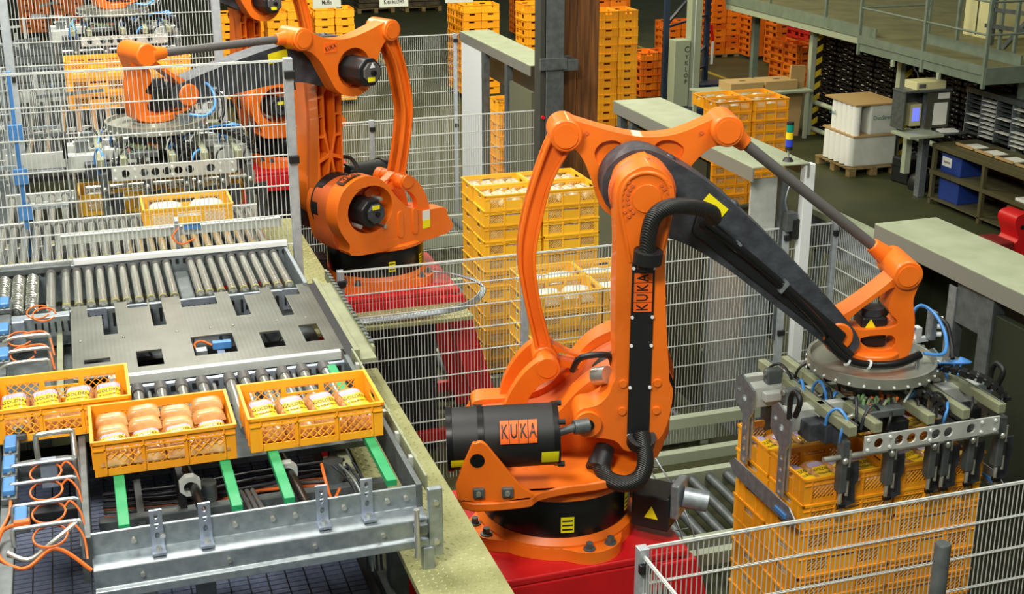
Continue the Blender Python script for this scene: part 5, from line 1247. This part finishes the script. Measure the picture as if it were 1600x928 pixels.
for k, c in enumerate('CYKLOP'): lettering(c, .17 if k == 0 else .125, INK, cbx, (.06, -.152, 1.26 - .125 * k - (.02 if k else 0)), (PI / 2, 0, 0), .9)
MB().box(.15, .38, -.12, .12, 0, 4.2).build('mast', PALEGREY, CY, bevel=.006)
MB().box(.23, .245, -.125, -.12, 0, 4.2).build('mast_slot', WHITE, CY)
MB().box(-.5, .6, -.4, .4, 0, .10).build('machine_base', NAVY, CY, bevel=.01)
BR = thing('barrier_tape', 'red and white hanging tape on the blue rack', 'tape', (13.05, 25.9, 0))
MB().bar((0, 0, 1.45), (.06, 0, 1.1), .06, .02).build('red_piece', REDM, BR); MB().bar((.06, 0, 1.1), (.05, 0, .6), .05, .02).build('white_piece', WHITE, BR)
TBL = thing('low_table', 'pale packing table with cartons behind the crate stack', 'table', (11.9, 21.5, 0))
MB().box(-1.2, .9, -.35, .5, .86, .90).build('table_top', PALEGREY, TBL, bevel=.006)
for x in (-1.1, .8):
    for y in (-.3, .45): MB().box(x - .03, x + .03, y - .03, y + .03, 0, .86).build('leg', PALEGREY, TBL)
for k, (x, l) in enumerate(((11.55, 'left cardboard carton with dark grip hole on the packing table'), (12.25, 'right cardboard carton with dark grip hole on the packing table'))):
    c = thing('carton', l, 'box', (x, 21.6, .90)); MB().box(-.33, .33, -.25, .25, 0, .16).build('carton_body', CARD, c, bevel=.004); MB().prism(circ(.02, 0, .07, 12, rz=.035), [], .16, .163, 'XY').build('grip_hole', INK, c)
pk = MB().bar((0, 0, 0), (.10, .05, 1.30), .30, .05, up=(0, 1, 0)).build('cardboard_plank', CARD, None, loc=(12.55, 21.45, 0)); tag(pk, 'tall brown cardboard plank leaning by the striped post', 'cardboard')
# ------------------------------------------------------------------ black tray wall
TRX = 13.30
tm = MB(); TH = .088
tm.box(0, .40, -.30, .30, 0, .012); tm.box(0, .012, -.30, .30, 0, .032); tm.box(0, .012, -.30, -.07, .032, TH); tm.box(0, .012, .07, .30, .032, TH); tm.box(0, .012, -.30, .30, .066, TH)
tm.box(.39, .40, -.30, .30, 0, TH); tm.box(0, .40, -.30, -.288, 0, TH); tm.box(0, .40, .288, .30, 0, TH); tm.box(.05, .06, -.29, .29, .012, .08)
for y in (-.2, -.1, .1, .2): tm.box(-.008, 0, y - .006, y + .006, 0, TH)
TRAY = tm.mesh('plastic_tray'); TRAY.materials.append(TRAYM)
SLOT = []
for y, w, z_ in ((-.15, .016, .05), (.16, .012, .02), (.0, .04, .070), (-.24, .010, .03)):
    m = MB().box(-.010, -.001, y - w, y + w, z_, z_ + .011).mesh('slot_light'); m.materials.append(TRAYW); SLOT.append(m)  # pale chips paint in the light seen through the tray handles
random.seed(31)
for c in range(13):
    y = 21.6 - .62 * c
    for r in range(20):
        t = place(TRAY, 'plastic_tray', loc=(TRX + random.uniform(-.02, .02), y + random.uniform(-.01, .01), .02 + .091 * r))
        tag(t, 'black plastic tray, %s, %s column from the far striped post' % (nth(19 - r), 'first' if c == 0 else ORD[c]), 'tray', 'black trays stacked along the right wall')
        for k, m in enumerate(SLOT):
            if random.random() < .6: place(m, 'slot_light', t)
# posts with hazard stripes and protective pipes
for x, y, l in ((12.95, 21.45, 'pale post with hazard stripes at the far end of the tray wall'), (13.0, 18.72, 'pale post with hazard stripes behind the terminal')):
    P = thing('support_post', l, 'post', (x, y, 0), 0, 'striped mezzanine posts')
    MB().box(-.10, .0, -.06, .06, 0, 2.02).build('post', PALEGREY, P, bevel=.004)
    MB().box(.0, .13, -.05, .07, 0, 2.02).build('striped_guard', HAZ, P, bevel=.004)
for (y0, y1, z_, l) in ((18.8, 21.4, .62, 'pale guard pipe before the far half of the tray wall'), (16.9, 18.65, .62, 'pale guard pipe before the near half of the tray wall'), (18.8, 21.4, .12, 'low guard pipe at the foot of the tray wall')):
    tag(MB().cyl((12.98, y0, z_), (12.98, y1, z_), .045, n=12).build('guard_pipe', PALEGREY, None, 40), l, 'pipe', 'guard pipes')
# ------------------------------------------------------------------ mezzanine
MZ = thing('mezzanine', 'grey-green steel mezzanine platform at the upper right', 'platform', (0, 0, 0))
MB().box(12.62, 18, 19.0, 24.4, 2.10, 2.16).build('deck', DECK, MZ)
MB().box(12.3, 18, 15.78, 19.0, 2.10, 2.16).build('deck', DECK, MZ)
MB().box(12.60, 12.64, 19.0, 24.4, 1.98, 2.10).build('edge_beam', PALEGREY, MZ)
MB().box(12.58, 12.61, 19.0, 24.4, 2.10, 2.30).build('toe_board', MEZZ, MZ)
MB().box(12.28, 12.32, 15.76, 19.0, 1.96, 2.08).build('edge_beam', MEZZ, MZ)
MB().box(12.26, 12.29, 15.76, 19.0, 2.09, 2.22).build('toe_board', MEZZ, MZ)
MB().box(12.28, 17, 15.72, 15.78, 1.96, 2.20).build('toe_board', MEZZ, MZ)
MB().box(13.0, 13.03, 15.9, 18.2, 2.16, 2.32).build('inner_kerb', MEZZ, MZ)
for x, y, z0 in ((12.28, 19.0, 1.9), (12.28, 17.24, 1.9), (12.28, 15.76, 1.9), (12.6, 20.6, 2.1), (12.6, 22.6, 2.1), (12.6, 24.3, 2.1), (13.6, 19.0, 2.16), (13.2, 17.7, 2.16), (13.1, 16.2, 2.16), (13.7, 17.3, 2.16)):
    MB().box(x - .025, x + .025, y - .025, y + .025, z0, 3.3).build('rail_post', MEZZ, MZ, bevel=.004)
for z_ in (2.66, 3.12):
    MB().cyl((12.28, 15.76, z_), (12.28, 19.0, z_), .016, n=10).build('handrail', MEZZ, MZ, 40)
    MB().cyl((12.28, 15.76, z_), (16.5, 15.76, z_), .016, n=10).build('handrail', MEZZ, MZ, 40)
    MB().cyl((12.28, 19.0, z_), (13.6, 19.0, z_), .016, n=10).build('handrail', MEZZ, MZ, 40)
MB().cyl((12.6, 19.0, 3.12), (12.6, 24.3, 3.12), .016, n=10).build('handrail', MEZZ, MZ, 40)
for x, y in ((13.2, 16.0), (17.5, 16.0), (13.2, 24.2), (17.5, 24.2), (17.5, 20)): MB().box(x - .06, x + .06, y - .06, y + .06, 0, 2.1).build('support', MEZZ, MZ)
for y in (18.0, 16.8): MB().box(12.26, 12.30, y - .03, y + .03, 1.86, 1.96).build('beam_bracket', PALEGREY, MZ)
for k, (x0, x1, y0, y1, z1, l) in enumerate(((14.2, 15.1, 18.2, 18.9, 3.6, 'left cream cabinet standing on the mezzanine'), (14.4, 15.9, 16.4, 17.5, 3.6, 'right cream machine casing on the mezzanine'))):
    c = thing('machine_cabinet', l, 'cabinet', (0, 0, 0)); MB().box(x0, x1, y0, y1, 2.16, z1).build('casing', CREAM, c, bevel=.01)
    MB().box(x0 - .01, x0, (y0 + y1) / 2 - .01, (y0 + y1) / 2 + .01, 2.2, z1 - .05).build('door_gap', INK, c)
sb = thing('steel_trestle', 'dark steel trestle in front of the cream casing on the mezzanine', 'trestle', (0, 0, 0))
for a, b in (((13.7, 17.2, 2.2), (13.9, 16.5, 3.1)), ((13.7, 16.3, 2.8), (13.7, 17.5, 2.75)), ((13.65, 16.2, 2.55), (13.65, 17.6, 2.5)), ((13.7, 17.5, 2.2), (13.7, 17.5, 3.2))):
    MB().bar(a, b, .06).build('trestle_bar', GALVD, sb)
# ------------------------------------------------------------------ right hand furniture
pallet(12.36, 18.9, 0, .95, 1.1, 'wooden pallet under the wrapped film rolls')
WR = thing('wrapped_rolls', 'film-wrapped load of white plastic rolls on a pallet', 'load', (12.36, 18.9, .145))
MB().box(-.40, .42, -.48, .44, 0, .50).build('lower_wrap', FILM, WR, bevel=.03)
MB().box(-.12, .42, -.48, .44, .52, 1.02).build('upper_wrap', FILM, WR, bevel=.03)
MB().box(-.42, .44, -.50, .46, .50, .525).build('card_layer', CARD, WR)
MB().box(-.42, .44, -.50, .46, 1.02, 1.045).build('card_lid', CARD, WR)
for k in range(5): MB().cyl((-.33 + .005 * k, -.40 + .16 * k, .525), (-.33 + .005 * k, -.40 + .16 * k, 1.02), .075, n=16).build('film_roll', WHITEP, WR, 40)
for k in range(5): MB().cyl((-.385, -.38 + .17 * k, .02), (-.385, -.38 + .17 * k, .48), .075, n=16).build('film_roll', WHITEP, WR, 40)
lettering('DuoStretch', .10, mat('teal_print', (60, 110, 110), .6), WR, (.15, -.4825, .80), (PI / 2, 0, 0), .9)
lettering('DuoS', .10, MATS['teal_print'], WR, (-.4115, .20, .80), (PI / 2, 0, -PI / 2), .9)
cs = thing('black_case', 'black hard case on the floor beside the wrapped pallet', 'case', (12.72, 17.85, 0), .2); MB().box(-.28, .28, -.18, .18, 0, .42).build('case_body', BLACK, cs, bevel=.03); MB().box(-.285, .285, -.185, .185, .26, .275).build('case_seam', BLACKG, cs); MB().tube([(-.08, 0, .42), (-.06, 0, .47), (.06, 0, .47), (.08, 0, .42)], .012, 6, 3).build('case_handle', GALV, cs, 60)
bg = thing('tool_bag', 'dark tool bag with pale handles on the floor', 'bag', (12.55, 17.35, 0), .3); MB().lathe([(.001, .26), (.10, .26), (.17, .20), (.20, .08), (.18, .0), (.001, .0)], n=16).build('bag_body', BLACK, bg, 60); MB().tube([(-.12, -.08, .20), (-.08, -.10, .34), (.08, -.10, .34), (.12, -.08, .20)], .014, 6, 4).build('bag_handle', GALV, bg, 60)
KT = thing('terminal_stand', 'grey terminal housing with small blue screen on a steel post', 'terminal', (12.15, 17.0, 0))
MB().box(.08, .20, -.06, .06, 0, 1.75).build('post', GALV, KT, bevel=.005)
MB().box(-.10, .0, .10, .20, .35, 1.05).build('rear_post', PALEGREY, KT)
kc = MB().prism([(-.36, -.12), (-.36, .20), (.46, .20), (.46, -.02), (.44, -.02), (.44, .18), (-.34, .18), (-.34, -.12)], [], 1.10, 1.66, 'XY').build('housing', GALVD, KT)
MB().box(-.37, .47, -.14, .21, 1.66, 1.69).build('housing_roof', GALVD, kc, bevel=.004)
MB().box(.05, .46, -.10, -.06, 1.10, 1.66).build('front_plate', mat('dark_steel_plate', (70, 70, 58), .5), kc)
MB().box(-.44, .16, -.45, .05, 1.03, 1.07).build('keyboard_shelf', PALEGREY, KT, bevel=.005)
MB().box(.16, .62, -.36, .0, 1.03, 1.05).build('side_shelf', GALVD, KT)
mn = MB().box(-.16, .04, .0, .16, 1.12, 1.46).build('monitor', CREAM, KT, bevel=.01); MB().box(-.12, .0, -.006, .0, 1.20, 1.40).build('screen', GLASSB, mn)
MB().box(.18, .42, -.105, -.10, 1.14, 1.48).build('paper_sheet', PAPER, kc); MB().box(.24, .44, -.105, -.10, 1.54, 1.63).build('name_label', PAPER, kc)
rd = thing('control_unit', 'pale flat control unit on top of the terminal housing', 'device', (12.25, 17.02, 1.69)); MB().box(-.26, .26, -.12, .2, 0, .12).build('unit_body', CREAM, rd, bevel=.008); MB().box(-.22, -.10, -.125, -.12, .03, .09).build('unit_panel', GALVD, rd)
pp = thing('paper_stack', 'white paper stack on the terminal side shelf', 'paper', (12.55, 16.82, 1.05), -.2)
for k in range(2): MB().box(-.14 + .01 * k, .14 + .01 * k, -.10, .10, .012 * k, .012 * k + .011).build('paper', PAPER, pp)
tag(MB().tube([(12.5, 17.6, 1.69), (12.48, 17.6, 1.8), (12.40, 17.6, 1.9), (12.44, 17.6, 1.96)], .008, 6, 4).build('cable', GALV, None, 60), 'thin cable hanging above the terminal from the mezzanine', 'cable')
BN = thing('workbench', 'olive steel workbench with two shelves at the right wall', 'bench', (0, 0, 0))
for y in (16.60, 15.42, 14.15):
    for x in (12.22, 12.95): MB().box(x - .03, x + .03, y - .03, y + .03, 0, .90).build('leg', BENCHM, BN, bevel=.003)
for z_, d0 in ((.90, .03), (.50, .02), (.08, .02)): MB().box(12.19, 12.98, 14.1, 16.65, z_ - .0, z_ + d0).build('shelf', BENCHM, BN, bevel=.003)
for z_ in (.86, .47): MB().box(12.185, 12.20, 14.1, 16.65, z_, z_ + .06).build('front_rail', BENCHM, BN)
MB().box(12.99, 13.02, 14.1, 16.6, .1, .88).build('back_panel', mat('rust_brown', (110, 60, 36), .6), BN)
b1 = thing('blue_bin', 'upper blue bin on the workbench middle shelf', 'bin', (12.50, 16.28, .52)); MB().box(-.22, .22, -.24, .24, 0, .30).build('bin_body', BLUEBOX, b1, bevel=.015); MB().box(-.226, -.22, -.02, .2, .10, .24).build('bin_label', PAPER, b1); lettering('inpuene', .07, INK, b1, (-.2275, .09, .17), (PI / 2, 0, -PI / 2), .7)
b2 = thing('blue_bin', 'lower blue bin on the workbench bottom shelf', 'bin', (12.50, 16.28, .10)); MB().box(-.22, .22, -.24, .24, 0, .33).build('bin_body', BLUEBOX, b2, bevel=.015); MB().box(-.23, .23, -.25, .25, .33, .35).build('bin_rim', BLUEBOX, b2)
bc = thing('carton', 'open cardboard box with a white tape roll on the workbench', 'box', (12.45, 14.72, .10)); MB().box(-.16, .2, -.22, .22, 0, .012).build('box_floor', CARD, bc); MB().box(.19, .2, -.22, .22, 0, .30).build('box_back', CARD, bc); MB().box(-.16, .2, -.22, -.21, 0, .30).build('box_side', CARD, bc); MB().box(-.16, .2, .21, .22, 0, .30).build('box_side', CARD, bc)
tr = tag(MB().lathe([(.03, -.04), (.07, -.04), (.07, .04), (.03, .04), (.03, -.04)], (12.36, 14.68, .185), 20, 'Y').build('tape_roll', WHITEP, None, 40), 'white tape roll inside the open cardboard box', 'roll')
tag(MB().box(12.25, 12.55, 14.30, 14.75, .52, .56).build('paper_pile', PAPER, None, bevel=.006), 'white paper pile on the workbench middle shelf', 'paper')
for k, (y, l) in enumerate(((16.2, 'farthest paper tray on the workbench top'), (15.75, 'second paper tray on the workbench top'), (15.3, 'third paper tray on the workbench top'), (14.85, 'nearest paper tray on the workbench top'))):
    t = thing('paper_tray', l, 'tray', (12.62, y, .93), 0, 'paper trays on the workbench'); MB().box(-.20, .20, -.2, .2, 0, .01).build('tray_floor', BENCHM, t); MB().box(-.20, -.19, -.2, .2, 0, .05).build('tray_lip', CARD, t); MB().box(-.16, .12, -.15, .12, .01, .02).build('paper', PAPER, t)
PH = thing('pigeonhole_rack', 'grey pigeonhole rack with paper slots against the tray wall', 'shelf', (0, 0, 0))
for k in range(7): MB().box(13.06, 13.26, 17.1 - .36 * k - .006, 17.1 - .36 * k + .006, .93, 1.60).build('divider', GALV, PH)
MB().box(13.04, 13.27, 14.92, 17.12, 1.58, 1.66).build('label_strip', GALVD, PH)
MB().box(13.25, 13.27, 14.92, 17.12, .93, 1.60).build('back_board', BLACK, PH)
random.seed(8)
for k in range(6):
    for j in range(9):
        z_ = .96 + .068 * j
        MB().box(13.06, 13.25, 17.1 - .36 * (k + 1) + .01, 17.1 - .36 * k - .01, z_, z_ + .006).build('slot_shelf', GALVD, PH)
        if (k in (1, 3) and random.random() < .8) or random.random() < .15: MB().box(13.05, 13.2, 17.1 - .36 * (k + 1) + .03, 17.1 - .36 * k - .03, z_ + .006, z_ + .016).build('paper', PAPER, PH)
RM = thing('red_machine', 'red machine body standing at the right edge before the workbench', 'machine', (11.75, 13.95, 0))
MB().prism(sp2([(-.25, 0), (-.28, .20), (-.18, .30), (-.26, .52), (-.22, .62), (-.05, .64), (.05, .56), (.4, .58), (.5, .3), (.45, 0)], 4), [], -.18, .18).build('machine_body', REDM, RM, 35, .03)
MB().box(-.50, -.26, -.22, .22, 0, .28).build('front_box', mat('dark_red_worn', (120, 20, 20), .6), RM, bevel=.02)
MB().cyl((-.14, -.18, .46), (-.14, -.19, .46), .03, n=14).build('machine_knob', BLACK, RM, 40)
